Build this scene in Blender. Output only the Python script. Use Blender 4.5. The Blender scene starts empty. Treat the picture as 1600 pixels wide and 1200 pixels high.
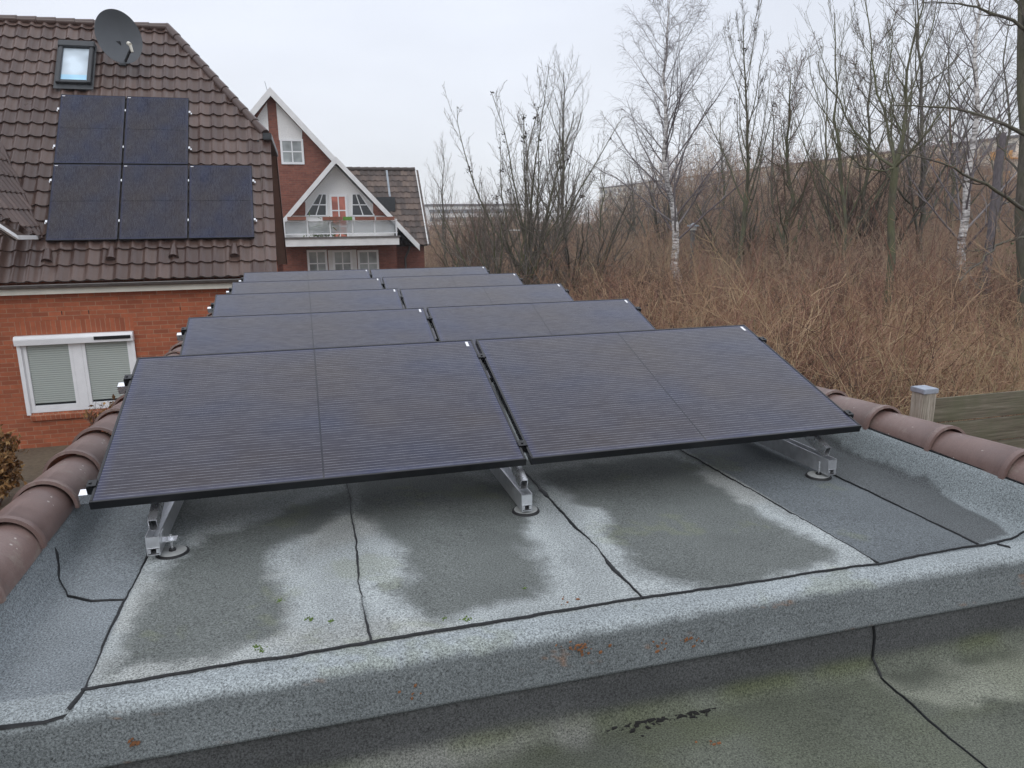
import bpy, bmesh, math, random
import numpy as np
from mathutils import Vector, Matrix

SC = bpy.context.scene
COL = SC.collection
PI = math.pi

# ------------------------------------------------------------------ camera, sky, sun, exposure
C0 = np.array([.8525, -2.9355, 1.011])
YAW, PIT, ROL, FPX = .2682, .2166, -.0123, 1145.96


def _axes():
    cy, sy = math.cos(YAW), math.sin(YAW)
    f = np.array([sy*math.cos(PIT), cy*math.cos(PIT), -math.sin(PIT)])
    r = np.array([cy, -sy, 0.]); u = np.cross(r, f)
    return r*math.cos(ROL)+u*math.sin(ROL), -r*math.sin(ROL)+u*math.cos(ROL), f


RX, UX, FX = _axes()


def ray(x, y): return FX+RX*(x-800)/FPX+UX*(600-y)/FPX
def onz(x, y, z): d = ray(x, y); return C0+d*(z-C0[2])/d[2]
def ony(x, y, Y): d = ray(x, y); return C0+d*(Y-C0[1])/d[1]
def atd(x, y, D): return C0+ray(x, y)*D
def gpt(x, D):
    "ground point in photo column x at depth D"
    p = atd(x, 400, D); return np.array([p[0], p[1], GZ])


GZ = -2.8
cd = bpy.data.cameras.new('camera'); cam = bpy.data.objects.new('camera', cd); COL.objects.link(cam)
cd.sensor_fit = 'HORIZONTAL'; cd.sensor_width = 36; cd.lens = FPX/1600*36
cd.clip_start = .05; cd.clip_end = 3000
cam.matrix_world = Matrix(((RX[0], UX[0], -FX[0], C0[0]), (RX[1], UX[1], -FX[1], C0[1]), (RX[2], UX[2], -FX[2], C0[2]), (0, 0, 0, 1)))
SC.camera = cam

SUN_EL, SUN_ROT = math.radians(42), math.radians(205)
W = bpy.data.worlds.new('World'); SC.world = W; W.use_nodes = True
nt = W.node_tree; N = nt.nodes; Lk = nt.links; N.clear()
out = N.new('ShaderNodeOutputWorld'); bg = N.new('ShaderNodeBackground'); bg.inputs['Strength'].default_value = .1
sky = N.new('ShaderNodeTexSky'); sky.sky_type = 'NISHITA'; sky.sun_disc = False
sky.sun_elevation = SUN_EL; sky.sun_rotation = SUN_ROT
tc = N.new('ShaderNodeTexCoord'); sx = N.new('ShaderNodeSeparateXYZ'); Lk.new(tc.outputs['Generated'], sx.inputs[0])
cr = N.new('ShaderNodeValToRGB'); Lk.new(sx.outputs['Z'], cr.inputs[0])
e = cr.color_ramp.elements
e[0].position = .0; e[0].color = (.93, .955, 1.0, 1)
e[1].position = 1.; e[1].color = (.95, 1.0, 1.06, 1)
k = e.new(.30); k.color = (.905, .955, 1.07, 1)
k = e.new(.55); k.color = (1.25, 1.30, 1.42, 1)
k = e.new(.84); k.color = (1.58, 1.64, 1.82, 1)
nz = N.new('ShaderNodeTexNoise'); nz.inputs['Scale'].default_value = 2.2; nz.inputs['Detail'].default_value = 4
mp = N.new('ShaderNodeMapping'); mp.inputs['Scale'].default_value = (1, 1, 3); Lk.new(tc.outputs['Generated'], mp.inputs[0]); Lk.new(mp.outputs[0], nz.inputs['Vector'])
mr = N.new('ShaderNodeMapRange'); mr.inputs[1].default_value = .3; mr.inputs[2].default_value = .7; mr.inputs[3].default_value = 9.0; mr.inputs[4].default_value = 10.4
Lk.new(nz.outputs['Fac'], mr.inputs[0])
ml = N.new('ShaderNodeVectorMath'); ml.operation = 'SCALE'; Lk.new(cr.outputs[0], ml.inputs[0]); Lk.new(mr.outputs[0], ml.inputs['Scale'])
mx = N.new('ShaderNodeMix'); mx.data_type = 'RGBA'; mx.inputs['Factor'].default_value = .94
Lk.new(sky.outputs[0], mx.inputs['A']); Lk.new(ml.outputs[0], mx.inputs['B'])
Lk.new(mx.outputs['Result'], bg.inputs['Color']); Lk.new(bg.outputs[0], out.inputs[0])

sl = bpy.data.lights.new('sun', 'SUN'); sl.energy = .6; sl.angle = math.radians(25); sl.color = (1, .96, .9)
so = bpy.data.objects.new('sun', sl); COL.objects.link(so)
# direction to the sun matches the sky texture (rotation measured from +Y clockwise)
so.rotation_euler = (PI/2-SUN_EL, 0, PI-SUN_ROT)

SC.view_settings.view_transform = 'Standard'; SC.view_settings.look = 'None'
SC.view_settings.exposure = 0; SC.view_settings.gamma = 1; SC.view_settings.use_curve_mapping = False
SC.cycles.max_bounces = 8; SC.cycles.diffuse_bounces = 3; SC.cycles.glossy_bounces = 3; SC.cycles.transparent_max_bounces = 8
SC.cycles.use_denoising = True; SC.cycles.denoiser = 'OPENIMAGEDENOISE'; SC.cycles.denoising_input_passes = 'RGB_ALBEDO_NORMAL'; SC.cycles.denoising_prefilter = 'ACCURATE'

# ------------------------------------------------------------------ materials
class NB:
    "small node-tree helper around one Principled material"
    def __init__(s, name, rough=.6, spec=.5, metal=0., col=(.5, .5, .5)):
        s.m = bpy.data.materials.new(name); s.m.use_nodes = True
        s.t = s.m.node_tree; s.n = s.t.nodes; s.l = s.t.links
        s.p = s.n['Principled BSDF']
        s.p.inputs['Roughness'].default_value = rough
        s.p.inputs['Specular IOR Level'].default_value = spec
        s.p.inputs['Metallic'].default_value = metal
        s.p.inputs['Base Color'].default_value = (*col, 1)
        s._tc = None

    def tc(s, which='Object'):
        if s._tc is None: s._tc = s.n.new('ShaderNodeTexCoord')
        return s._tc.outputs[which]

    def map(s, src, scale=(1, 1, 1), rot=(0, 0, 0), loc=(0, 0, 0)):
        m = s.n.new('ShaderNodeMapping'); m.inputs['Scale'].default_value = scale; m.inputs['Rotation'].default_value = rot; m.inputs['Location'].default_value = loc
        s.l.new(src, m.inputs[0]); return m.outputs[0]

    def noise(s, vec, scale, detail=3, rough=.55):
        x = s.n.new('ShaderNodeTexNoise'); x.inputs['Scale'].default_value = scale; x.inputs['Detail'].default_value = detail; x.inputs['Roughness'].default_value = rough
        s.l.new(vec, x.inputs['Vector']); return x.outputs['Fac']

    def ramp(s, fac, stops, interp='LINEAR'):
        r = s.n.new('ShaderNodeValToRGB'); r.color_ramp.interpolation = interp
        el = r.color_ramp.elements
        while len(el) < len(stops): el.new(.5)
        for q, (p, c) in zip(el, stops):
            q.position = p; q.color = (*c, 1) if len(c) == 3 else c
        s.l.new(fac, r.inputs[0]); return r.outputs[0]

    def mix(s, f, a, b, mode='MIX'):
        m = s.n.new('ShaderNodeMix'); m.data_type = 'RGBA'; m.blend_type = mode
        for k, v in (('Factor', f), ('A', a), ('B', b)):
            i = m.inputs[k]
            if isinstance(v, (int, float)): i.default_value = v
            elif isinstance(v, tuple): i.default_value = (*v, 1)
            else: s.l.new(v, i)
        return m.outputs['Result']

    def math(s, op, a, b=None, c=None):
        m = s.n.new('ShaderNodeMath'); m.operation = op
        for i, v in enumerate((a, b, c)):
            if v is None: continue
            if isinstance(v, (int, float)): m.inputs[i].default_value = v
            else: s.l.new(v, m.inputs[i])
        return m.outputs[0]

    def rng(s, v, a, b, c, d):
        m = s.n.new('ShaderNodeMapRange')
        for i, x in enumerate((a, b, c, d)): m.inputs[i+1].default_value = x
        s.l.new(v, m.inputs[0]); return m.outputs[0]

    def sep(s, v):
        m = s.n.new('ShaderNodeSeparateXYZ'); s.l.new(v, m.inputs[0]); return m.outputs

    def attr(s, name):
        a = s.n.new('ShaderNodeAttribute'); a.attribute_name = name; return a

    def col(s, c): s.l.new(c, s.p.inputs['Base Color']); return s
    def ro(s, c): s.l.new(c, s.p.inputs['Roughness']); return s

    def bump(s, h, strength=.3, dist=.01):
        b = s.n.new('ShaderNodeBump'); b.inputs['Strength'].default_value = strength; b.inputs['Distance'].default_value = dist
        s.l.new(h, b.inputs['Height']); s.l.new(b.outputs[0], s.p.inputs['Normal']); return s


def simple(name, col, rough=.5, var=.15, scale=8, metal=0, spec=.5, fine=0):
    b = NB(name, rough, spec, metal)
    n = b.noise(b.tc(), scale, 4)
    lo = tuple(c*(1-var) for c in col); hi = tuple(min(1, c*(1+var)) for c in col)
    c = b.ramp(n, [(.3, lo), (.7, hi)])
    if fine:
        f = b.noise(b.tc(), fine, 2)
        c = b.mix(.5, c, b.ramp(f, [(.35, tuple(x*.6 for x in col)), (.65, tuple(x*1.35 for x in col))]))
        b.bump(f, .25, .003)
    b.ro(b.rng(n, .3, .7, rough*.85, min(1, rough*1.15)))
    return b.col(c).m


M = {}


def make_membrane():
    b = NB('bitumen_membrane', .85, .35)
    a = b.attr('stain')
    g = b.noise(b.tc(), 165, 2, .7)
    g2 = b.noise(b.tc(), 420, 1, .5)
    big = b.noise(b.tc(), 3.1, 5, .6)
    gm = b.math('ADD', b.rng(g, .30, .70, .40, 1.58), b.rng(g2, .3, .7, -.32, .32))
    gm = b.math('MULTIPLY', gm, b.rng(big, .3, .7, .90, 1.10))
    v = b.n.new('ShaderNodeVectorMath'); v.operation = 'SCALE'; b.l.new(a.outputs['Color'], v.inputs[0]); b.l.new(gm, v.inputs['Scale'])
    b.col(v.outputs[0])
    b.bump(g, .55, .003)
    return b.m


M['membrane'] = make_membrane()


def make_tar():
    b = NB('tar', .5, .3)
    n = b.noise(b.tc(), 60, 3)
    b.col(b.ramp(n, [(.3, (.005, .0055, .006)), (.7, (.018, .019, .021))])); b.bump(n, .6, .004)
    return b.m


M['tar'] = make_tar()


def make_glass_pv():
    b = NB('solar_cells', .14, .36)
    o = b.tc('Object'); x, y, z = b.sep(o)
    oi = b.n.new('ShaderNodeObjectInfo').outputs['Random']
    yc = b.math('FRACT', b.math('DIVIDE', b.math('SUBTRACT', y, .012), .185))
    ys = b.math('MULTIPLY', yc, 10.2)
    fy = b.math('ABSOLUTE', b.math('SUBTRACT', b.math('FRACT', ys), .5))
    wire = b.math('MULTIPLY', b.math('LESS_THAN', fy, .05), b.math('LESS_THAN', ys, 10.))
    # noise breaks the wire colour into dashes, staggered from wire to wire
    dash = b.noise(b.map(o, (11, 110, 1)), 1.0, 2, .6)
    wire = b.math('MULTIPLY', wire, b.rng(dash, .34, .56, .25, 1))
    # gaps between the half cells and the middle gap
    fx = b.math('ABSOLUTE', b.math('SUBTRACT', b.math('FRACT', b.math('DIVIDE', b.math('SUBTRACT', x, .011), .085)), .5))
    gapx = b.math('GREATER_THAN', fx, .488)
    mid = b.math('LESS_THAN', b.math('ABSOLUTE', b.math('SUBTRACT', x, .861)), .004)
    fc = b.math('ABSOLUTE', b.math('SUBTRACT', b.math('FRACT', b.math('DIVIDE', b.math('SUBTRACT', y, .012), .185)), .5))
    gapy = b.math('GREATER_THAN', fc, .492)
    hue = b.noise(b.map(o, (.9, 1.3, 1)), 1.4, 2)
    base = b.ramp(b.math('ADD', hue, b.math('MULTIPLY', b.math('SUBTRACT', oi, .5), .25)), [(.3, (.024, .018, .019)), (.55, (.019, .017, .025)), (.75, (.014, .016, .036))])
    c = b.mix(b.math('MULTIPLY', gapx, .5), base, (.03, .03, .036))
    c = b.mix(b.math('MULTIPLY', gapy, .3), c, (.004, .004, .005))
    ex_ = b.math('MINIMUM', b.math('SUBTRACT', x, .011), b.math('SUBTRACT', 1.711, x)); ey_ = b.math('MINIMUM', b.math('SUBTRACT', y, .011), b.math('SUBTRACT', 1.123, y))
    ed = b.rng(b.math('MINIMUM', ex_, ey_), .0, .04, .5, 0)
    base = b.mix(ed, base, (.010, .018, .075))
    c = b.mix(ed, c, (.010, .018, .075))
    c = b.mix(wire, c, (.225, .225, .245))
    c = b.mix(mid, c, (.006, .006, .008))
    dust = b.noise(o, 3, 5, .65)
    c = b.mix(b.rng(dust, .45, .8, 0, .09), c, (.22, .21, .2))
    lowdirt = b.math('MULTIPLY', b.rng(y, .0, .07, .22, 0), b.rng(b.noise(b.map(o, (5, 1, 1)), 2, 4), .35, .65, .2, 1))
    c = b.mix(lowdirt, c, (.20, .19, .17))
    tint = b.ramp(hue, [(.3, (.82, .78, .80)), (.5, (.70, .74, .95)), (.7, (.55, .68, 1.0))])
    b.l.new(tint, b.p.inputs['Specular Tint'])
    b.col(c); b.ro(b.rng(dust, .3, .7, .13, .22))
    return b.m


M['pv'] = make_glass_pv()
M['frame_black'] = simple('black_anodised_frame', (.008, .0085, .010), .34, .2, 20, spec=.35)
M['alu'] = simple('mill_aluminium', (.80, .81, .83), .27, .06, 30, metal=.9)
M['alu_dull'] = simple('dull_aluminium', (.70, .71, .73), .36, .1, 30, metal=.85)
M['rubber'] = simple('black_rubber', (.015, .015, .016), .6, .2, 30)
M['pad'] = simple('grey_pad_plastic', (.33, .34, .33), .55, .12, 60)
M['sticker'] = simple('white_label', (.8, .8, .8), .5, .05, 40)


def make_cap():
    b = NB('engobed_cap_tile', .5, .45)
    o = b.tc(); oi = b.n.new('ShaderNodeObjectInfo').outputs['Random']
    n = b.noise(o, 7, 5, .6); f = b.noise(o, 160, 2)
    ad = b.math('ADD', n, b.math('MULTIPLY', b.math('SUBTRACT', oi, .5), .25))
    c = b.ramp(ad, [(.3, (.140, .089, .077)), (.55, (.178, .116, .100)), (.75, (.215, .148, .130))])
    c = b.mix(b.rng(f, .35, .7, 0, .35), c, (.10, .066, .060))
    v = b.n.new('ShaderNodeTexVoronoi'); v.inputs['Scale'].default_value = 26; b.l.new(o, v.inputs['Vector'])
    sp = b.math('MULTIPLY', b.math('LESS_THAN', v.outputs['Distance'], .13), b.math('GREATER_THAN', b.noise(o, 5, 2), .56))
    c = b.mix(b.math('MULTIPLY', sp, .7), c, (.52, .48, .44))
    lich = b.noise(b.map(o, (1, 1, 1), loc=(3, 7, 1)), 13, 6, .7)
    c = b.mix(b.rng(b.math('ADD', lich, b.math('MULTIPLY', b.math('SUBTRACT', oi, .5), .18)), .58, .74, 0, .5), c, (.27, .24, .20))
    c = b.mix(b.rng(b.noise(b.map(o, (5, 22, 5)), 2.2, 4), .55, .8, 0, .45), c, (.075, .05, .045))
    b.col(c); b.bump(f, .2, .002); b.ro(b.rng(n, .3, .7, .34, .52))
    return b.m


M['cap'] = make_cap()


def make_tile(name, lo, mid, hi, rough):
    b = NB(name, rough, .5)
    o = b.tc()
    n = b.noise(o, 1.6, 5, .6); f = b.noise(o, 55, 3); t = b.attr('tint').outputs['Fac']
    ad = b.math('ADD', b.math('MULTIPLY', n, .5), b.math('MULTIPLY', t, .5))
    c = b.ramp(ad, [(.3, lo), (.5, mid), (.7, hi)])
    c = b.mix(b.rng(f, .4, .75, 0, .3), c, tuple(x*.55 for x in lo))
    b.col(c); b.ro(b.rng(n, .3, .7, rough*.85, rough*1.2)); b.bump(f, .15, .004)
    return b.m


M['roof_tile'] = make_tile('brown_glazed_roof_tile', (.076, .046, .038), (.098, .062, .050), (.130, .085, .070), .32)
M['roof_tile_old'] = make_tile('weathered_roof_tile', (.075, .058, .050), (.12, .088, .074), (.17, .125, .10), .7)


def make_brick(name, c1, c2, mortar, w=.25, h=.0775, rot=(PI/2, 0, 0), mort=.012):
    b = NB(name, .85, .3)
    o = b.map(b.tc(), (1, 1, 1), rot)
    t = b.n.new('ShaderNodeTexBrick'); b.l.new(o, t.inputs['Vector'])
    t.inputs['Scale'].default_value = 1; t.inputs['Brick Width'].default_value = w; t.inputs['Row Height'].default_value = h
    t.inputs['Mortar Size'].default_value = mort/2; t.inputs['Mortar Smooth'].default_value = .25; t.inputs['Bias'].default_value = 0
    t.inputs['Color1'].default_value = (*c1, 1); t.inputs['Color2'].default_value = (*c2, 1); t.inputs['Mortar'].default_value = (*mortar, 1)
    n = b.noise(b.tc(), 9, 5, .65); big = b.noise(b.tc(), .8, 4)
    c = b.mix(b.rng(n, .35, .75, 0, .6), t.outputs['Color'], tuple(x*.50 for x in c1))
    c = b.mix(b.rng(big, .4, .75, 0, .25), c, tuple(x*.7 for x in c2))
    b.col(c)
    h_ = b.math('ADD', b.math('MULTIPLY', b.math('SUBTRACT', 1, t.outputs['Fac']), 1), b.math('MULTIPLY', n, .4))
    b.bump(h_, .7, .008)
    return b.m


OB1, OB2, OMO = (.47, .140, .066), (.30, .088, .045), (.42, .26, .17)
M['brick'] = make_brick('orange_brick', OB1, OB2, OMO)
M['brick_side'] = make_brick('orange_brick_side', OB1, OB2, OMO, rot=(PI/2, 0, PI/2))
M['brick_soldier'] = make_brick('orange_soldier_brick', OB1, OB2, OMO, w=.0775, h=.6)
DB1, DB2, DMO = (.33, .125, .088), (.22, .085, .064), (.22, .16, .13)
M['brick_dark'] = make_brick('dark_red_brick', DB1, DB2, DMO)
M['brick_dark_side'] = make_brick('dark_red_brick_side', DB1, DB2, DMO, rot=(PI/2, 0, PI/2))
M['white'] = simple('white_upvc', (.80, .81, .82), .35, .04, 6)
M['white_board'] = simple('white_painted_board', (.74, .74, .73), .55, .08, 3)
M['plaster'] = simple('white_plaster', (.78, .78, .77), .8, .05, 2, fine=60)
M['brown_board'] = simple('brown_fascia', (.085, .058, .045), .5, .2, 5)
M['brown_soffit'] = simple('brown_soffit_board', (.21, .155, .125), .7, .12, 5)
M['zinc'] = simple('weathered_zinc', (.16, .15, .145), .45, .15, 8, metal=.4)
M['anthracite'] = simple('anthracite_metal', (.035, .038, .042), .4, .2, 10)
M['dish'] = simple('dark_grey_dish_paint', (.075, .083, .092), .42, .08, 4)
M['cream'] = simple('cream_fascia', (.62, .60, .52), .55, .08, 4)


def make_win(name, tint=(.02, .024, .028), rough=.04):
    b = NB(name, rough, .6, 0, tint); n = b.noise(b.tc(), 1.3, 2)
    b.col(b.ramp(n, [(.35, tuple(x*.6 for x in tint)), (.65, tuple(x*1.5 for x in tint))])); return b.m


M['pane'] = make_win('window_glass')
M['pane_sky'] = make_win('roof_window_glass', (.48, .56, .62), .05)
M['pane_blue'] = make_win('roof_window_blue', (.34, .58, .74), .2)
M['pane_far'] = make_win('distant_window_glass', (.17, .18, .19), .15)  # paler than the near panes: haze fade put into the glass colour
M['curtain'] = make_win('curtained_glass', (.33, .36, .36), .2)
M['curtain_red'] = make_win('orange_curtain_glass', (.52, .17, .12), .25)


def make_slats():
    b = NB('shutter_slats', .5, .4)
    z = b.sep(b.tc())[2]
    f = b.math('FRACT', b.math('DIVIDE', z, .038))
    c = b.ramp(f, [(.0, (.15, .18, .16)), (.16, (.33, .37, .34)), (.6, (.43, .47, .44)), (.95, (.36, .40, .37))])
    b.col(c); b.bump(b.math('SINE', b.math('MULTIPLY', f, PI)), .5, .006)
    return b.m


M['slats'] = make_slats()


def make_wood():
    b = NB('weathered_wood', .85, .2)
    o = b.tc()
    g = b.noise(b.map(o, (1.2, 12, 40)), 2.2, 6, .7); a = b.noise(o, 5, 5, .65)
    c = b.ramp(g, [(.3, (.075, .064, .046)), (.5, (.15, .133, .098)), (.72, (.26, .235, .185))])
    c = b.mix(b.rng(a, .42, .65, 0, .5), c, (.105, .115, .065))
    b.col(c); b.bump(g, .5, .004); return b.m


def make_post():
    b = NB('grey_post_wood', .85, .2)
    o = b.tc()
    g = b.noise(b.map(o, (40, 40, 3)), 1.6, 6, .7)
    c = b.ramp(g, [(.3, (.13, .11, .085)), (.5, (.30, .27, .22)), (.7, (.46, .43, .37))])
    b.col(c); b.bump(g, .5, .003); return b.m


M['wood'] = make_wood(); M['post'] = make_post()


def make_twig(name, stops, rough=.8):
    b = NB(name, rough, .25)
    t = b.attr('tint').outputs['Fac']
    c = b.ramp(t, stops)
    n = b.noise(b.tc(), 6, 4)
    c = b.mix(b.rng(n, .35, .7, 0, .4), c, tuple(x*.55 for x in stops[0][1]))
    b.col(c); return b.m


def make_bark(name, lo, hi, moss, mossamt):
    b = NB(name, .9, .15); o = b.tc()
    n = b.noise(b.map(o, (1, 1, .25)), 22, 6, .7); m = b.noise(o, 2.5, 4)
    c = b.ramp(n, [(.3, lo), (.7, hi)])
    c = b.mix(b.rng(m, .38, .62, 0, mossamt), c, moss)
    b.col(c); b.bump(n, .6, .02); return b.m


def make_birch():
    b = NB('birch_bark', .75, .25); o = b.tc()
    n = b.noise(b.map(o, (3, 3, 14)), 1.4, 5, .7)
    m = b.noise(b.map(o, (1, 1, 2.2)), 1.1, 4, .7)
    c = b.ramp(n, [(.38, (.06, .05, .05)), (.46, (.40, .38, .36)), (.6, (.74, .72, .70))])
    c = b.mix(b.rng(m, .55, .68, 0, .85), c, (.09, .075, .07))
    b.col(c); return b.m


M['birch'] = make_birch()
M['bark_grey'] = make_bark('grey_bark', (.055, .048, .042), (.15, .135, .115), (.11, .115, .065), .5)
M['bark_green'] = make_bark('mossy_bark', (.06, .055, .042), (.15, .14, .10), (.12, .13, .065), .6)
M['bark_dark'] = make_bark('dark_dead_bark', (.06, .052, .056), (.17, .15, .155), (.11, .10, .10), .3)
M['twig_birch'] = make_twig('birch_twigs', [(0, (.12, .10, .105)), (.6, (.20, .175, .18)), (1, (.34, .32, .32))])
M['twig_grey'] = make_twig('grey_twigs', [(0, (.10, .086, .076)), (.6, (.185, .16, .135)), (1, (.27, .24, .20))])
M['twig_green'] = make_twig('olive_twigs', [(0, (.075, .070, .040)), (.6, (.14, .13, .075)), (1, (.21, .19, .12))])
M['twig_red'] = make_twig('russet_twigs', [(0, (.09, .06, .05)), (.6, (.185, .125, .10)), (1, (.28, .20, .15))])
M['clump'] = simple('dry_seed_clusters', (.045, .034, .030), .9, .3, 5)
M['brush'] = make_twig('brush_stems', [(0, (.08, .05, .04)), (.10, (.24, .115, .085)), (.3, (.38, .215, .145)), (.5, (.47, .305, .185)), (.72, (.58, .42, .255)), (.86, (.36, .29, .16)), (1, (.10, .078, .055))], .7)
M['thicket'] = make_twig('thicket_stems', [(0, (.20, .12, .09)), (.4, (.38, .245, .18)), (.75, (.50, .37, .25)), (1, (.35, .30, .19))], .8)
M['leaf_brown'] = make_twig('dead_brown_leaves', [(0, (.12, .060, .022)), (.5, (.26, .135, .045)), (1, (.42, .27, .12))], .7)
M['leaf_green'] = make_twig('evergreen_leaves', [(0, (.03, .06, .02)), (.5, (.06, .12, .035)), (1, (.12, .2, .06))], .6)
M['litter'] = simple('leaf_litter_ground', (.115, .088, .058), .95, .4, .7, fine=14)
M['path'] = simple('pale_gravel_path', (.48, .43, .36), .9, .12, 1.5, fine=20)
M['street'] = simple('pale_street', (.30, .30, .29), .9, .1, 1.5, fine=20)
M['lamp_grey'] = simple('galvanised_grey', (.30, .33, .36), .5, .15, 6, metal=.3)
M['lamp_dark'] = simple('dark_grey_lamp_pole', (.13, .14, .15), .6, .15, 6)
M['lamp_white'] = simple('opal_white', (.85, .85, .82), .4, .03, 6)
M['bin_blue'] = simple('blue_plastic', (.05, .09, .28), .5, .15, 5)
M['bin_grey'] = simple('dark_grey_plastic', (.075, .07, .085), .55, .15, 5)
M['terracotta'] = simple('terracotta_planter', (.30, .125, .085), .7, .2, 6)
M['green_box'] = simple('green_planter', (.14, .32, .06), .6, .1, 6)
M['facade'] = simple('pale_panel_facade', (.74, .70, .60), .85, .12, .25)
M['facade2'] = simple('ochre_panel_facade', (.74, .64, .42), .85, .12, .25)
M['facade_white'] = simple('white_panel_facade', (.75, .75, .74), .85, .08, .2)
M['orange'] = simple('orange_balcony_panel', (.70, .33, .06), .7, .1, 1)
M['facade_dark'] = simple('roof_edge_grey', (.16, .15, .15), .8, .1, 1)
M['cap_metal'] = simple('blue_grey_zinc_cap', (.36, .40, .46), .45, .15, 30, metal=.4)
M['moss'] = simple('green_moss', (.10, .16, .03), .95, .3, 60, fine=150)
M['debris'] = simple('black_debris', (.012, .011, .010), .9, .3, 60)
M['rust'] = simple('rust_flecks', (.20, .085, .035), .9, .3, 80)
M['chalk'] = simple('chalk_marks', (.62, .58, .56), .9, .1, 60)


def make_glassrail():
    b = NB('ribbed_balcony_glass', .25, .5, 0, (.42, .45, .46))
    b.p.inputs['Alpha'].default_value = .45
    return b.m


M['rail_glass'] = make_glassrail()

# ------------------------------------------------------------------ object helpers
def tag(o, label=None, cat=None, group=None, kind=None):
    if label: o['label'] = label
    if cat: o['category'] = cat
    if group: o['group'] = group
    if kind: o['kind'] = kind
    return o


def thing(name, label, cat, loc=(0, 0, 0), group=None):
    o = bpy.data.objects.new(name, None); COL.objects.link(o); o.location = loc; o.empty_display_size = .2
    return tag(o, label, cat, group)


def origin(p):
    v = Vector((0, 0, 0))
    while p is not None: v += p.location; p = p.parent
    return v


def link(name, me, mat, parent=None, local=False):
    o = bpy.data.objects.new(name, me); COL.objects.link(o)
    if mat is not None:
        for m_ in (mat if isinstance(mat, (list, tuple)) else [mat]): me.materials.append(m_)
    if parent is not None:
        if not local:
            v = origin(parent); me.transform(Matrix.Translation(-v))
        o.parent = parent
    return o


def dup(root, loc=None, label=None, group=None, rot=None):
    r = root.copy(); COL.objects.link(r)
    if loc is not None: r.location = loc
    if rot is not None: r.rotation_euler = rot
    if label: r['label'] = label
    if group: r['group'] = group
    for ch in list(root.children):
        c = ch.copy(); COL.objects.link(c); c.parent = r
        for g in list(ch.children):
            d = g.copy(); COL.objects.link(d); d.parent = c
    return r


class MB:
    def __init__(s): s.v = []; s.f = []; s.mi = []; s.cur = 0

    def add(s, vs, fs):
        k = len(s.v); s.v += [tuple(map(float, q)) for q in vs]; s.f += [tuple(i+k for i in f) for f in fs]; s.mi += [s.cur]*len(fs); return s

    def box(s, lo, hi):
        x0, y0, z0 = lo; x1, y1, z1 = hi
        return s.add([(x0, y0, z0), (x1, y0, z0), (x1, y1, z0), (x0, y1, z0), (x0, y0, z1), (x1, y0, z1), (x1, y1, z1), (x0, y1, z1)],
                     [(0, 3, 2, 1), (4, 5, 6, 7), (0, 1, 5, 4), (1, 2, 6, 5), (2, 3, 7, 6), (3, 0, 4, 7)])

    def prism(s, poly, vec):
        "closed polygon (3-D points) swept by vec"
        n = len(poly); a = [np.asarray(p, float) for p in poly]; v = np.asarray(vec, float)
        return s.add(a+[p+v for p in a], [tuple(range(n))[::-1], tuple(range(n, 2*n))]+[(i, (i+1) % n, n+(i+1) % n, n+i) for i in range(n)])

    def obox(s, c, ax, ay, az):
        "box from centre and three half-axis vectors"
        c, ax, ay, az = (np.asarray(q, float) for q in (c, ax, ay, az))
        vs = [c+i*ax+j*ay+k*az for k in (-1, 1) for (i, j) in ((-1, -1), (1, -1), (1, 1), (-1, 1))]
        return s.add(vs, [(0, 3, 2, 1), (4, 5, 6, 7), (0, 1, 5, 4), (1, 2, 6, 5), (2, 3, 7, 6), (3, 0, 4, 7)])

    def beam(s, a, b, w, h, up=(0, 0, 1)):
        a, b, up = (np.asarray(q, float) for q in (a, b, up))
        d = b-a; L = np.linalg.norm(d); d /= L
        r = np.cross(d, up); r /= np.linalg.norm(r); u = np.cross(r, d)
        return s.obox((a+b)/2, r*w/2, d*L/2, u*h/2)

    def cyl(s, a, b, r0, r1=None, n=16):
        r1 = r0 if r1 is None else r1
        a, b = np.asarray(a, float), np.asarray(b, float); d = b-a; d /= np.linalg.norm(d)
        t = np.array([1., 0, 0]) if abs(d[0]) < .8 else np.array([0, 1., 0])
        u = np.cross(d, t); u /= np.linalg.norm(u); w = np.cross(d, u)
        c = [u*math.cos(2*PI*i/n)+w*math.sin(2*PI*i/n) for i in range(n)]
        return s.add([a+q*r0 for q in c]+[b+q*r1 for q in c], [tuple(range(n))[::-1], tuple(range(n, 2*n))]+[(i, (i+1) % n, n+(i+1) % n, n+i) for i in range(n)])

    def tube(s, pts, r, n=8):
        for a, b in zip(pts[:-1], pts[1:]): s.cyl(a, b, r, r, n)
        return s

    def mesh(s, name, bevel=0, smooth=False, seg=2):
        bm = bmesh.new(); vs = [bm.verts.new(q) for q in s.v]
        for f, m_ in zip(s.f, s.mi):
            try: fc = bm.faces.new([vs[i] for i in f]); fc.material_index = m_
            except ValueError: pass
        bmesh.ops.recalc_face_normals(bm, faces=bm.faces)
        if bevel: bmesh.ops.bevel(bm, geom=[e_ for e_ in bm.edges if len(e_.link_faces) == 2 and e_.calc_face_angle(0) > .6], offset=bevel, segments=seg, affect='EDGES', clamp_overlap=True)
        me = bpy.data.meshes.new(name); bm.to_mesh(me); bm.free()
        if smooth:
            me.polygons.foreach_set('use_smooth', [True]*len(me.polygons))
            me.set_sharp_from_angle(angle=math.radians(38))
        return me

    def build(s, name, mat, parent=None, bevel=0, smooth=False, local=False, seg=2):
        return link(name, s.mesh(name, bevel, smooth, seg), mat, parent, local)


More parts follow.
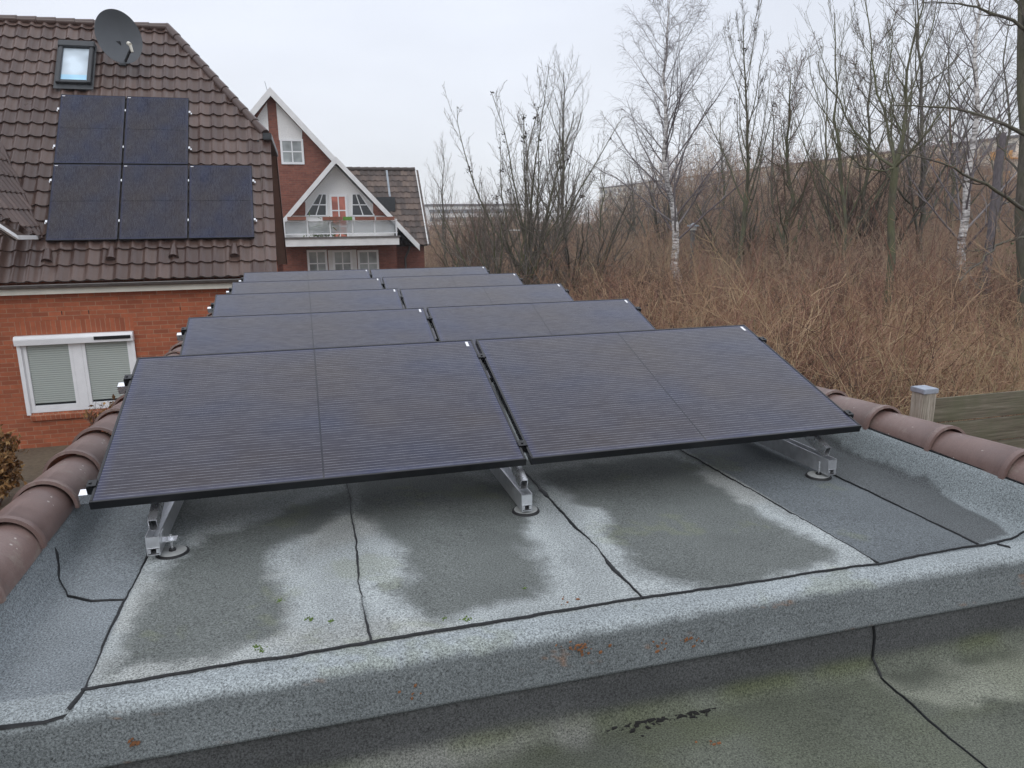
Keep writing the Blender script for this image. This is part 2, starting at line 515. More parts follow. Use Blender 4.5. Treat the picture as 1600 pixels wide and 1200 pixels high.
def np_mesh(name, verts, quads, tint=None, smooth=False, col=None):
    me = bpy.data.meshes.new(name)
    nv, nq = len(verts), len(quads); k = quads.shape[1]
    me.vertices.add(nv); me.vertices.foreach_set('co', np.asarray(verts, np.float32).ravel())
    me.loops.add(nq*k); me.loops.foreach_set('vertex_index', np.asarray(quads, np.int32).ravel())
    me.polygons.add(nq); me.polygons.foreach_set('loop_start', np.arange(0, nq*k, k, dtype=np.int32))
    try: me.polygons.foreach_set('loop_total', np.full(nq, k, np.int32))
    except Exception: pass
    if smooth: me.polygons.foreach_set('use_smooth', np.ones(nq, bool))
    me.update(calc_edges=True); me.validate()
    if tint is not None:
        a = me.attributes.new('tint', 'FLOAT', 'POINT'); a.data.foreach_set('value', np.asarray(tint, np.float32))
    if col is not None:
        a = me.attributes.new('stain', 'FLOAT_COLOR', 'POINT')
        c = np.ones((nv, 4), np.float32); c[:, :3] = col; a.data.foreach_set('color', c.ravel())
    return me


def tubes(P, R, S, tint):
    "P (m,n,3) centre lines, R (m,n) radii, S sides -> verts, quads, tint per vert"
    m, n = P.shape[:2]
    T = np.empty_like(P); T[:, 1:-1] = P[:, 2:]-P[:, :-2]; T[:, 0] = P[:, 1]-P[:, 0]; T[:, -1] = P[:, -1]-P[:, -2]
    T /= np.linalg.norm(T, axis=2, keepdims=True)+1e-9
    ref = np.where(np.abs(T[:, :1, 2:]) > .85, np.array([1., .13, 0]), np.array([.1, .05, 1.]))
    U = np.cross(T, np.broadcast_to(ref, T.shape)); U /= np.linalg.norm(U, axis=2, keepdims=True)+1e-9
    V = np.cross(T, U)
    a = np.arange(S)*2*PI/S
    X = P[:, :, None]+R[:, :, None, None]*(U[:, :, None]*np.cos(a)[None, None, :, None]+V[:, :, None]*np.sin(a)[None, None, :, None])
    idx = np.arange(m*n*S).reshape(m, n, S)
    q = np.stack([idx[:, :-1], np.roll(idx[:, :-1], -1, 2), np.roll(idx[:, 1:], -1, 2), idx[:, 1:]], -1).reshape(-1, 4)
    return X.reshape(-1, 3), q, np.repeat(tint, n*S)


def merge(lst):
    vs, qs, ts, k = [], [], [], 0
    for v, q, t in lst: vs.append(v); qs.append(q+k); ts.append(t); k += len(v)
    return np.concatenate(vs), np.concatenate(qs), np.concatenate(ts)


def tubes_obj(name, parts, mat, parent=None, smooth=True):
    v, q, t = merge(parts)
    if parent is not None: v = v-np.array(origin(parent))
    return link(name, np_mesh(name, v, q, t, smooth), mat, parent, local=True)


# value noise for the stain maps
_rg = np.random.default_rng(7); _tab = _rg.random((256, 256))


def vnoise(x, y, oct=4, f=1.):
    r = 0; a = .5; s = 0
    for _ in range(oct):
        X, Y = x*f, y*f; i = np.floor(X).astype(int); j = np.floor(Y).astype(int); u = X-i; v = Y-j
        u = u*u*(3-2*u); v = v*v*(3-2*v); g = lambda p, q: _tab[p % 256, q % 256]
        r = r+a*((g(i, j)*(1-u)+g(i+1, j)*u)*(1-v)+(g(i, j+1)*(1-u)+g(i+1, j+1)*u)*v); s += a; a *= .5; f *= 2.1
    return r/s


def sdf_poly(x, y, poly):
    "signed distance (negative inside)"
    d = np.full(x.shape, 1e9); ins = np.zeros(x.shape, bool); n = len(poly)
    for i in range(n):
        ax, ay = poly[i]; bx, by = poly[(i+1) % n]
        ex, ey = bx-ax, by-ay; wx, wy = x-ax, y-ay
        t = np.clip((wx*ex+wy*ey)/(ex*ex+ey*ey+1e-12), 0, 1)
        d = np.minimum(d, np.hypot(wx-t*ex, wy-t*ey))
        c = (ay > y) != (by > y)
        ins ^= c & (x < (bx-ax)*(y-ay)/(by-ay+1e-12)+ax)
    return np.where(ins, -d, d)


def sstep(a, b, x): t = np.clip((x-a)/(b-a), 0, 1); return t*t*(3-2*t)


# ------------------------------------------------------------------ ground
mb = MB(); mb.box((-900, -400, GZ-1), (900, 1500, GZ)); tag(mb.build('ground', M['litter']), kind='structure')
RZ = -.25      # flat roof level


def polypx(pts, z): return [tuple(onz(x, y, z)[:2]) for x, y in pts]


# ------------------------------------------------------------------ garage with flat bitumen roof
garage = thing('garage', 'flat roofed garage with grey bitumen membrane and brown half round tiles along both edges', 'garage', (1.85, 3.9, GZ))
XL, XR = -.135, 3.72
mb = MB(); mb.box((-.36, -.93, GZ), (3.94, 8.80, -.272)); mb.build('wall', M['brick'], garage)


def cant(x):
    l = sstep(0, 1, np.clip((-.095-x)/.070, 0, 1))*.15
    r = sstep(0, 1, np.clip((x-3.612)/.105, 0, 1))*.15
    return l+r


def roof_mesh():
    xs = np.unique(np.concatenate([np.linspace(-.170, -.12, 24), np.linspace(-.12, .06, 18), np.linspace(.06, 3.5, 225), np.linspace(3.5, 3.72, 30)]))
    ys = list(np.linspace(8.8, 1.6, 60)[:-1])+list(np.arange(1.6, -.925, -.0145))
    path = [(y, 0.) for y in ys]
    for a in np.linspace(0, 1, 12)[1:]: path.append((-.925-.042*math.sin(a*PI/2), -.042*(1-math.cos(a*PI/2))))
    for zz in np.linspace(-.042, -.168, 16)[1:]: path.append((-.967-(-.042-zz)*.10, zz))
    path = np.array(path); m, n = len(path), len(xs)
    X = np.broadcast_to(xs, (m, n)); Y = np.broadcast_to(path[:, :1], (m, n)); ZO = np.broadcast_to(path[:, 1:], (m, n))
    fade = 1-sstep(0, .10, -ZO)
    wav = (vnoise(X*1.7+5, Y*1.7, 3)-.5)*.010*fade*sstep(-.2, .1, X)
    lapz = np.zeros_like(X); lx = [.17, .968, 1.875, 2.82, 3.335]
    for a_, b_ in zip(lx[:-1], lx[1:]): lapz = np.where((X >= a_) & (X < b_), .006*(1-(X-a_)/(b_-a_)), lapz)
    Z = RZ+ZO+cant(X)*fade+(wav+lapz*sstep(-.85, -.83, Y))*np.clip((Y+1)/.2, 0, 1)
    # --- weathering and painted shade: old wet patches, dusty light margins, darker replacement sheet
    wx = X+(vnoise(X*6, Y*6, 4)-.5)*.16+(vnoise(X*30+9, Y*30, 3)-.5)*.05
    wy = Y+(vnoise(X*6+40, Y*6+20, 4)-.5)*.16+(vnoise(X*30+3, Y*30+7, 3)-.5)*.05
    light = np.array([.262, .283, .280]); dark = np.array([.112, .122, .115]); strip = np.array([.108, .121, .127])
    left = np.array([.176, .196, .206]); top = np.array([.255, .281, .285])
    C = np.broadcast_to(light, (m, n, 3)).copy()
    blot = vnoise(X*3.3+11, Y*3.3+2, 5)[..., None]
    C *= .86+.30*blot
    warm = sstep(.52, .70, vnoise(X*2.2+30, Y*2.2+8, 4))[..., None]*.35
    C = C*(1-warm)+np.array([.245, .24, .21])*warm
    patches = [
        [(168, 1052), (186, 1005), (212, 962), (244, 925), (258, 885), (330, 835), (420, 815), (540, 760), (540, 800), (420, 860), (408, 890), (447, 925), (452, 965), (432, 990), (395, 1003), (330, 1028), (240, 1047)],
        [(560, 800), (610, 838), (622, 870), (640, 905), (612, 925), (655, 955), (705, 962), (790, 945), (838, 938), (845, 905), (822, 850), (815, 820), (840, 770), (700, 740), (550, 745)],
        [(850, 745), (905, 785), (942, 795), (955, 835), (985, 880), (1010, 905), (1060, 918), (1130, 912), (1205, 905), (1290, 885), (1308, 868), (1235, 825), (1150, 790), (1120, 765), (1060, 715), (960, 720)],
    ]
    for i, pg in enumerate(patches):
        d = sdf_poly(wx, wy, polypx(pg, RZ))
        a = (1-sstep(-.045, .05, d))[..., None]
        rim = np.exp(-((d-.06)/.05)**2)[..., None]*.18
        C = C*(1+rim)
        dk = dark*(.86+.34*vnoise(X*4+i*9, Y*4, 5)[..., None])
        C = C*(1-a)+dk*a
    # shade under the modules, put into the membrane colour
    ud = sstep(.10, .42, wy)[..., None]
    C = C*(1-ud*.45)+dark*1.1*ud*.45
    # sheet to the right of the third lap
    s = (sstep(2.828, 2.836, X))[..., None]
    C = C*(1-s)+strip*(.9+.25*blot)*s
    s = (sstep(.170, .176, -X+.345))[..., None]
    C = C*(1-s)+left*(.85+.30*blot)*s
    # damp band up the right cant strip
    dband = sdf_poly(X+(wx-X)*.3, Y+(wy-Y)*.3, [(3.335, -.84), (3.335, 2.5), (3.650, 2.5), (3.648, -.25), (3.60, -.55), (3.53, -.80)])
    a = (1-sstep(-.010, .008, dband))[..., None]
    s = sstep(3.332, 3.338, X)[..., None]
    C = C*(1-s)+np.array([.182, .205, .210])*(.9+.3*blot)*s
    C = C*(1-a)+np.array([.088, .096, .098])*a
    # front strip above the edge; drip face painted darker as less sky reaches it
    f = sstep(-.850, -.856, Y)[..., None]
    C = C*(1-f)+top*(.88+.26*vnoise(X*2.3+3, Y*9, 5)[..., None])*f
    edge = sstep(.010, .036, -ZO+(vnoise(X*14, X*0+3, 4)-.5)*.024)[..., None]
    face = np.array([.150, .165, .168])*(.78+.42*vnoise(X*2.1+17, ZO*7+3, 5)[..., None])
    C = C*(1-edge)+face*edge
    rust = (vnoise(X*2.6+70, ZO*11+Y*2, 4)*vnoise(X*31, ZO*38+Y*30, 3))
    rr = sstep(.46, .58, rust)[..., None]*(edge*.45)
    C = C*(1-rr)+np.array([.25, .115, .045])*rr
    gr = sstep(.60, .70, vnoise(X*3.1+90, Y*3.1+40, 5)*(.7+.5*vnoise(X*25, Y*25, 3)))[..., None]*(1-edge)*.22*(sstep(.17, .3, X)*(1-sstep(3.2, 3.3, X)))[..., None]
    C = C*(1-gr)+np.array([.17, .19, .09])*gr
    lf = (1-sstep(-.158, -.146, X+(vnoise(X*0+3, Y*14, 3)-.5)*.02))[..., None]*(1-edge)
    C = C*(1-lf)+np.array([.035, .037, .038])*lf
    V = np.stack([X, Y, Z], -1).reshape(-1, 3)
    idx = np.arange(m*n).reshape(m, n)
    q = np.stack([idx[:-1, :-1], idx[1:, :-1], idx[1:, 1:], idx[:-1, 1:]], -1).reshape(-1, 4)
    # underside lip and back return so the sheet has thickness at the drip edge
    lip = np.stack([xs, np.full(n, path[-1, 0]+.006), np.full(n, RZ+path[-1, 1]-.001)], 1)
    ret = np.stack([xs, np.full(n, -.945), np.full(n, RZ-.10)], 1)
    k0 = len(V); V = np.concatenate([V, lip, ret]); a_ = idx[-1]; b_ = k0+np.arange(n); c_ = b_+n
    q = np.concatenate([q, np.stack([a_[:-1], b_[:-1], b_[1:], a_[1:]], 1), np.stack([b_[:-1], c_[:-1], c_[1:], b_[1:]], 1)])
    Cc = np.concatenate([C.reshape(-1, 3), np.tile([[.03, .03, .03]], (2*n, 1))])
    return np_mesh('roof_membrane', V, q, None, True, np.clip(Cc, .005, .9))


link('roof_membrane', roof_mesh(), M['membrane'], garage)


def zroof(x, y): return RZ+float(cant(np.array(x)))+.005


def seam(pts, w0, w1, seed, parent, zf=zroof, n=None, jit=.004, name='tar_seam'):
    "irregular squeezed-out bitumen along a lap: a low ridge with an uneven width"
    rg = np.random.default_rng(seed); pts = [np.array(p, float) for p in pts]
    P = []
    for a, b in zip(pts[:-1], pts[1:]):
        k = max(2, int(np.linalg.norm(b-a)/.012)); P += [a+(b-a)*i/k for i in range(k)]
    P.append(pts[-1]); P = np.array(P); n = len(P)
    s = np.linspace(0, 1, n)*n*.012
    T = np.gradient(P, axis=0); T /= np.linalg.norm(T, axis=1, keepdims=True); Nn = np.stack([-T[:, 1], T[:, 0]], 1)
    P = P+Nn*((vnoise(s*5+seed, s*0+seed*3.1, 4)-.5)*jit*5+(vnoise(s*26+seed, s*0+seed*5.1, 3)-.5)*.007)[:, None]
    wd = w0*.55+(w1-w0*.5)*np.clip(vnoise(s*5+seed*7, s*0+1.7, 4)*2.4-.75, 0, 2)**1.5*(.75+.5*vnoise(s*40, s*0+seed, 2))
    V = []
    for i in range(n):
        for k, (o, h) in enumerate(((-.5, -.004), (-.3, .002), (.1, .0035), (.5, -.004))):
            q = P[i]+Nn[i]*o*wd[i]; V.append((q[0], q[1], zf(q[0], q[1])+h))
    idx = np.arange(n*4).reshape(n, 4)
    qd = np.stack([idx[:-1, :-1], idx[1:, :-1], idx[1:, 1:], idx[:-1, 1:]], -1).reshape(-1, 4)
    V = np.array(V)-np.array(origin(parent))
    return link(name, np_mesh(name, V, qd, None, True), M['tar'], parent, local=True)


# laps in the membrane (x is constant along each roll)
seam([(.166, 1.2), (.172, .0), (.170, -.86), (.152, -.95)], .010, .018, 1, garage)
seam([(.975, 2.), (.974, .5), (.962, -.3), (.960, -.85)], .003, .012, 2, garage)
seam([(1.872, 2.), (1.870, .2), (1.876, -.3), (1.880, -.85)], .004, .022, 3, garage)
seam([(2.800, 2.), (2.806, .6), (2.832, -.86)], .004, .010, 4, garage)
seam([(3.345, 1.5), (3.330, -.3), (3.322, -.84)], .003, .008, 5, garage)
seam([(.166, -.862), (.96, -.850), (1.88, -.846), (2.75, -.858), (2.86, -.866), (3.2, -.846), (3.48, -.838), (3.60, -.80)], .007, .014, 6, garage)
seam([(-.13, .0), (-.10, -.10), (-.03, -.255), (.06, -.318), (.166, -.345)], .008, .013, 8, garage)
seam([(.152, -.945), (.10, -.958), (.01, -.955), (-.12, -.93)], .012, .020, 9, garage, zf=lambda x, y: zroof(x, y)-.016)
seam([(3.40, -.855), (3.45, -.95)], .004, .006, 10, garage, zf=lambda x, y: zroof(x, y)-.016*(y < -.9))

# dark drip edge strip behind the tiles
mb = MB(); mb.box((-.200, -1.35, -.27), (-.174, 8.8, -.095)); mb.box((3.713, -1.35, -.27), (3.735, 8.8, -.095)); mb.build('tile_batten', M['tar'], garage)


def cap_mesh():
    n = 22; prof = [(-.002, .112), (.0, .125), (.026, .125), (.033, .119), (.25, .114), (.455, .106)]
    inn = [(.455, .092), (.25, .100), (.0, .112)]
    ring = prof+inn; V = []; F = []
    for (y, r) in ring:
        for i in range(n+1):
            a = PI*i/n
            V.append((r*math.cos(a), y, r*math.sin(a)*1.03))
    m = n+1; k = len(ring)
    for j in range(k):
        for i in range(n):
            a, b = j*m+i, ((j+1) % k)*m+i
            F.append((a, a+1, b+1, b))
    F.append(tuple(j*m for j in range(k))); F.append(tuple(j*m+n for j in range(k))[::-1])
    bm = bmesh.new(); vs = [bm.verts.new(v) for v in V]
    for f in F:
        try: bm.faces.new([vs[i] for i in f])
        except ValueError: pass
    # little moulded nib on the crown of the collar
    bmesh.ops.recalc_face_normals(bm, faces=bm.faces)
    me = bpy.data.meshes.new('cap_tile'); bm.to_mesh(me); bm.free()
    me.polygons.foreach_set('use_smooth', [True]*len(me.polygons)); me.set_sharp_from_angle(angle=math.radians(40))
    me.materials.append(M['cap']); return me


CAPM = cap_mesh(); rnd = random.Random(3)
for side, xc, y0 in ((0, -.245, -1.35), (1, 3.83, -1.415)):
    y = y0
    while y < 8.7:
        o = bpy.data.objects.new('cap_tile', CAPM); COL.objects.link(o); o.parent = garage
        o.location = Vector((xc+rnd.uniform(-.004, .004), y, -.112+rnd.uniform(-.003, .003)))-garage.location
        o.rotation_euler = (-.028+rnd.uniform(-.006, .006), rnd.uniform(-.03, .03), rnd.uniform(-.012, .012))
        y += .412 if side else .408
# chalk scribble left by the tiler on the second tile at the left
mb = MB()
def on_cap(xc, a, y, r=.121): return np.array([xc+r*math.cos(a), y, -.105+r*1.03*math.sin(a)])
for marks in (([(1.02, -.47), (1.10, -.45), (1.02, -.43), (1.12, -.41), (1.03, -.40), (1.0, -.39), (1.12, -.385), (1.05, -.37)],), ([(1.75, -.50), (1.85, -.44), (1.80, -.40), (1.92, -.36)],)):
    mb = MB()
    for pts in marks: mb.tube([on_cap(-.245, a, y) for a, y in pts], .0016, 5)
    mb.build('chalk_mark', M['chalk'], garage)
# small moss tufts in the dusty margin
for i, (px, py, sz) in enumerate(((483, 969, .012), (517, 971, .008), (727, 968, .013), (693, 968, .008), (402, 1012, .011), (437, 940, .012), (409, 1017, .009), (820, 920, .007))):
    p = onz(px, py, RZ); rg = random.Random(i); mb = MB()
    for _ in range(16):
        q = p+np.array([rg.gauss(0, sz*.6), rg.gauss(0, sz*.6), 0]); h = rg.uniform(.3, 1)*sz*.7
        mb.cyl(q+np.array([0, 0, .001]), q+np.array([rg.gauss(0, .002), rg.gauss(0, .002), h]), sz*.25, .0006, 5)
    tag(mb.build('moss_tuft', M['moss']), 'tiny green moss tuft on the pale membrane margin near the front seam', 'moss', 'moss tufts on the flat roof')

# ------------------------------------------------------------------ lower annex roof the photographer stands on
annex = thing('annex', 'lower flat annex roof with mossy grey membrane below the garage edge', 'annex', (1.85, -3.2, GZ))
LZ = -.60


def low_mesh():
    xs = np.linspace(-1.6, 6., 420)
    path = [(-.935, -.30)]+[(-.950-.002*i, -.30-.245*i/14) for i in range(1, 15)]
    for a in np.linspace(0, 1, 8)[1:]: path.append((-.978-.055*(1-math.cos(a*PI/2)), -.545-.055*math.sin(a*PI/2)))
    path += [(y, LZ) for y in np.arange(-1.05, -2.4, -.017)]+[(y, LZ) for y in np.linspace(-2.45, -6, 20)]
    path = np.array(path); m, n = len(path), len(xs)
    X = np.broadcast_to(xs, (m, n)); Y = np.broadcast_to(path[:, :1], (m, n)); Z0 = np.broadcast_to(path[:, 1:], (m, n))
    Z = Z0+(vnoise(X*2+9, Y*2+4, 3)-.5)*.012*sstep(-1., -1.2, Y)
    b1 = vnoise(X*2.5+4, Y*2.5+33, 5)[..., None]; b2 = vnoise(X*7, Y*7+3, 4)[..., None]
    C = np.array([.092, .099, .078])*(.55+.9*b1)
    gr = sstep(.48, .70, vnoise(X*1.6+50, Y*3+9, 5))[..., None]*.6
    C = C*(1-gr)+np.array([.080, .090, .048])*gr
    # pale silt where the puddle dries out at the right
    wx = X+(b1[..., 0]-.5)*.25; wy = Y+(b2[..., 0]-.5)*.20
    d = sdf_poly(wx, wy, polypx([(1380, 1070), (1440, 1060), (1600, 1020), (1700, 1010), (1700, 1100), (1560, 1105), (1470, 1090)], LZ))
    a = (1-sstep(-.05, .05, d))[..., None]*.8
    C = C*(1-a)+np.array([.235, .245, .195])*a
    d = sdf_poly(wx, wy, polypx([(560, 1175), (700, 1150), (900, 1130), (910, 1150), (760, 1190), (600, 1210)], LZ))
    a = (1-sstep(-.03, .06, d))[..., None]*.55
    C = C*(1-a)+np.array([.20, .20, .185])*a
    up = sstep(-.575, -.52, Z0)[..., None]
    U = np.array([.062, .064, .064])*(.6+.8*vnoise(X*2+2, Z0*9, 5)[..., None])
    C = C*(1-up)+U*up
    ms = (np.exp(-((Z0+.565)/.03)**2)*sstep(.42, .62, vnoise(X*3.1, Z0*3+8, 4)))[..., None]*.5
    C = C*(1-ms)+np.array([.075, .088, .032])*ms
    V = np.stack([X, Y, Z], -1).reshape(-1, 3); idx = np.arange(m*n).reshape(m, n)
    q = np.stack([idx[:-1, :-1], idx[1:, :-1], idx[1:, 1:], idx[:-1, 1:]], -1).reshape(-1, 4)
    return np_mesh('roof_membrane', V, q, None, True, np.clip(C.reshape(-1, 3), .004, .9))


link('roof_membrane', low_mesh(), M['membrane'], annex)
mb = MB(); mb.box((-1.4, -5.9, GZ), (5.8, -.99, -.64)); mb.build('wall', M['brick'], annex)
seam([(2.735, -1.03), (2.728, -1.15), (2.712, -1.35), (2.70, -1.7)], .004, .009, 12, annex, zf=lambda x, y: LZ+.003)
mb = MB(); mb.tube([(2.735, -.966, -.41), (2.741, -.975, -.47), (2.733, -.982, -.545), (2.735, -1.03, -.594)], .0045, 6); mb.build('tar_seam', M['tar'], annex)
rg = random.Random(5); mb = MB()
for _ in range(620):
    t = rg.random(); p = onz(925+190*t, 1133-28*t+rg.gauss(0, 9)*(1.1-abs(t-.4)), LZ); s = rg.uniform(.0015, .0085)*(1.25-abs(t-.45))
    mb.obox(p+np.array([0, rg.gauss(.01, .012), s*.4]), (s*rg.uniform(.5, 1.6), rg.gauss(0, s*.5), 0), (rg.gauss(0, s*.4), s*rg.uniform(.4, 1), 0), (0, 0, s*.5))
tag(mb.build('debris', M['debris']), 'line of black crumbled bitumen and dirt at the foot of the step', 'debris', kind='stuff')
rg = random.Random(9); mb = MB()
for px, py, n_, sd in ((905, 1012, 34, 9), (1082, 1001, 14, 5), (1030, 1008, 8, 8), (208, 1160, 10, 4), (885, 940, 6, 5), (1110, 1160, 5, 6), (640, 1085, 6, 9)):
    for _ in range(n_):
        y_ = py+rg.gauss(0, sd*.7); x_ = px+rg.gauss(0, sd*1.7)
        p = ony(x_, y_, -.975) if y_ > 985 and px < 1300 else onz(x_, y_, RZ)
        if p[2] < -.41: p = onz(x_, y_, LZ)
        s = rg.uniform(.001, .0032); mb.obox(p+np.array([0, -.003, .002]), (s*rg.uniform(.6, 2), 0, s*.3), (0, s, 0), (rg.gauss(0, s*.4), 0, s))
tag(mb.build('leaf_litter_flecks', M['rust']), 'scattered rust orange flecks of lichen and leaf bits on the membrane edge', 'flecks', kind='stuff')

# ------------------------------------------------------------------ photovoltaic modules and their mounting frames
PW, PD, TILT, PITCH, GAP = 1.722, 1.134, .3334, 1.7447, .022


def panel_proto(label, group):
    t = thing('solar_panel', label, 'solar panel', (0, 0, 0), group)
    mb = MB(); l = .011; h = -.035
    mb.box((0, 0, h), (PW, l, 0)); mb.box((0, PD-l, h), (PW, PD, 0)); mb.box((0, l, h), (l, PD-l, 0)); mb.box((PW-l, l, h), (PW, PD-l, 0))
    mb.build('frame', M['frame_black'], t, bevel=.0012)
    mb = MB(); mb.box((l-.001, l-.001, -.008), (PW-l+.001, PD-l+.001, -.0018)); mb.build('glass', M['pv'], t)
    mb = MB(); mb.box((PW-.045, PD-.075, -.0019), (PW-.03, PD-.024, -.0010)); mb.build('sticker', M['sticker'], t)
    mb = MB(); mb.box((PW*.5-.06, .45, -.034), (PW*.5+.06, .56, -.009)); mb.build('junction_box', M['rubber'], t)
    return t


GRP = 'solar panels on the flat garage roof'
rows = ['nearest the camera, on the front row', 'on the second row from the front', 'on the third, middle row', 'on the fourth row from the front', 'on the fifth, farthest row']
p0 = panel_proto('black solar panel, left one '+rows[0]+' of the flat roof', GRP)
p0.rotation_euler = (TILT, 0, 0)
mir = None
for k in range(5):
    for s in (0, 1):
        loc = (s*(PW+GAP), k*PITCH, 0); lab = 'black solar panel, %s one %s of the flat roof' % (('left', 'right')[s], rows[k])
        if k == 0 and s == 0: continue
        q = dup(p0, loc, lab, GRP, (TILT, 0, 0))
        q.location.z += (0, -.006, .004, -.003, .002)[k]*(1 if s else .5)
        q.rotation_euler = (TILT+(0, .004, -.006, .005, -.003)[k]*(1 if s else -.6), 0, (0, .001, -.0012, .001, 0)[k])


def slope(s_, perp, x):
    "point at distance s_ up the module plane, perp above it"
    return np.array([x, s_*math.cos(TILT)-perp*math.sin(TILT), s_*math.sin(TILT)+perp*math.cos(TILT)])


SX = np.array([1., 0, 0]); SS = np.array([0, math.cos(TILT), math.sin(TILT)]); SN = np.array([0, -math.sin(TILT), math.cos(TILT)])
FRAME_X = (.212, 1.706, 3.268)
fr = thing('panel_stand', 'silver aluminium mounting frame under the front row of solar panels', 'panel stand', (0, 0, 0), 'panel stands on the flat roof')


def hollow(mb, c0, c1, ax, az, w, h, t, mids=()):
    "open rectangular profile from c0 to c1 (c on the axis), walls of thickness t"
    c0, c1 = np.array(c0, float), np.array(c1, float); d = (c1-c0)/2; c = (c0+c1)/2
    for sgn in (-1, 1):
        mb.obox(c+ax*sgn*(w/2-t/2), ax*t/2, d, az*h/2)
    for f in (-1, 1)+tuple(mids):
        mb.obox(c+az*f*(h/2-t/2), ax*(w/2-t), d*.9995, az*t/2)


for s_ in (.115, .935):
    mb = MB(); hollow(mb, slope(s_, -.0575, -.062), slope(s_, -.0575, 2*PW+GAP+.026), SS, SN, .038, .043, .0028, (.1,)); mb.build('cross_rail', M['alu'], fr)
for j, x in enumerate(FRAME_X):
    mb = MB(); hollow(mb, slope(-.045, -.106, x), slope(1.10, -.106, x), SX, SN, .032, .052, .0026); mb.build('sloped_rail', M['alu'], fr)
    mb = MB(); Z1 = np.array([0, 0, 1.])
    y0, y1 = -.052, 1.16
    hollow(mb, (x, y0, -.205), (x, y1, -.205), SX, Z1, .046, .030, .003)
    for sgn in (-1, 1): mb.box((x+sgn*.0225-.0015, y0, -.190), (x+sgn*.0225+.0015, y1, -.140))
    mb.box((x-.0215, y0+.002, -.190), (x+.0215, y0+.005, -.146))
    mb.box((x-.019, y0-.0008, -.212), (x-.010, y0+.3, -.195)); mb.box((x+.010, y0-.0008, -.212), (x+.019, y0+.3, -.195))
    mb.build('base_rail', M['alu_dull'], fr)
    zt = slope(1.0, -.13, x)
    mb = MB(); hollow(mb, (x, zt[1], -.19), (x, zt[1], zt[2]+.02), SX, np.array([0, 1., 0]), .032, .040, .0026); mb.build('rear_post', M['alu'], fr)
    for fy in (.012, 1.07):
        fx = x+(.054, .013, -.024)[j]
        f_ = MB(); f_.cyl((fx, fy, -.2485), (fx, fy, -.2375), .0630, .0595, 32); ft = f_.build('foot_pad', M['rubber'], fr, bevel=.002)
        f_ = MB(); f_.cyl((fx, fy, -.2375), (fx, fy, -.2345), .0525, .051, 32); f_.build('pad_disc', M['pad'], ft, local=True)
        f_ = MB(); f_.cyl((fx, fy, -.2345), (fx, fy, -.226), .0145, .0135, 6); f_.build('nut', M['rubber'], ft, local=True)
        f_ = MB(); f_.cyl((fx, fy, -.226), (fx, fy, -.168), .0045, n=10)
        if j == 0:
            f_.box((fx-.031, fy-.022, -.1885), (fx+.022, fy+.026, -.1845)); f_.cyl((fx, fy, -.1845), (fx, fy, -.176), .010, n=6); f_.box((fx-.031, fy-.022, -.1845), (fx-.0275, fy+.026, -.150))
        f_.build('threaded_rod', M['alu'], ft, local=True)
for s_ in (.115, .935):
    for x in (-.016, 2*PW+GAP+.014):
        mb = MB(); mb.obox(slope(s_, -.018, x), SX*.0125, SS*.021, SN*.017); mb.obox(slope(s_, .0035, x+(.006 if x < 0 else -.006)), SX*.017, SS*.021, SN*.0018)
        mb.cyl(slope(s_, .005, x), slope(s_, .009, x), .0058, n=8); mb.build('end_clamp', M['frame_black'], fr, bevel=.0008)
    mb = MB(); xm = PW+GAP/2; mb.obox(slope(s_, .0028, xm), SX*.021, SS*.021, SN*.0022); mb.obox(slope(s_, -.02, xm), SX*.0085, SS*.02, SN*.018)
    mb.cyl(slope(s_, .005, xm), slope(s_, .009, xm), .0062, n=8); mb.build('mid_clamp', M['frame_black'], fr, bevel=.0008)
for k in range(1, 5):
    dup(fr, (0, k*PITCH, 0), 'silver aluminium mounting frame under the %s row of solar panels' % ('front', 'second', 'third', 'fourth', 'farthest')[k], 'panel stands on the flat roof')

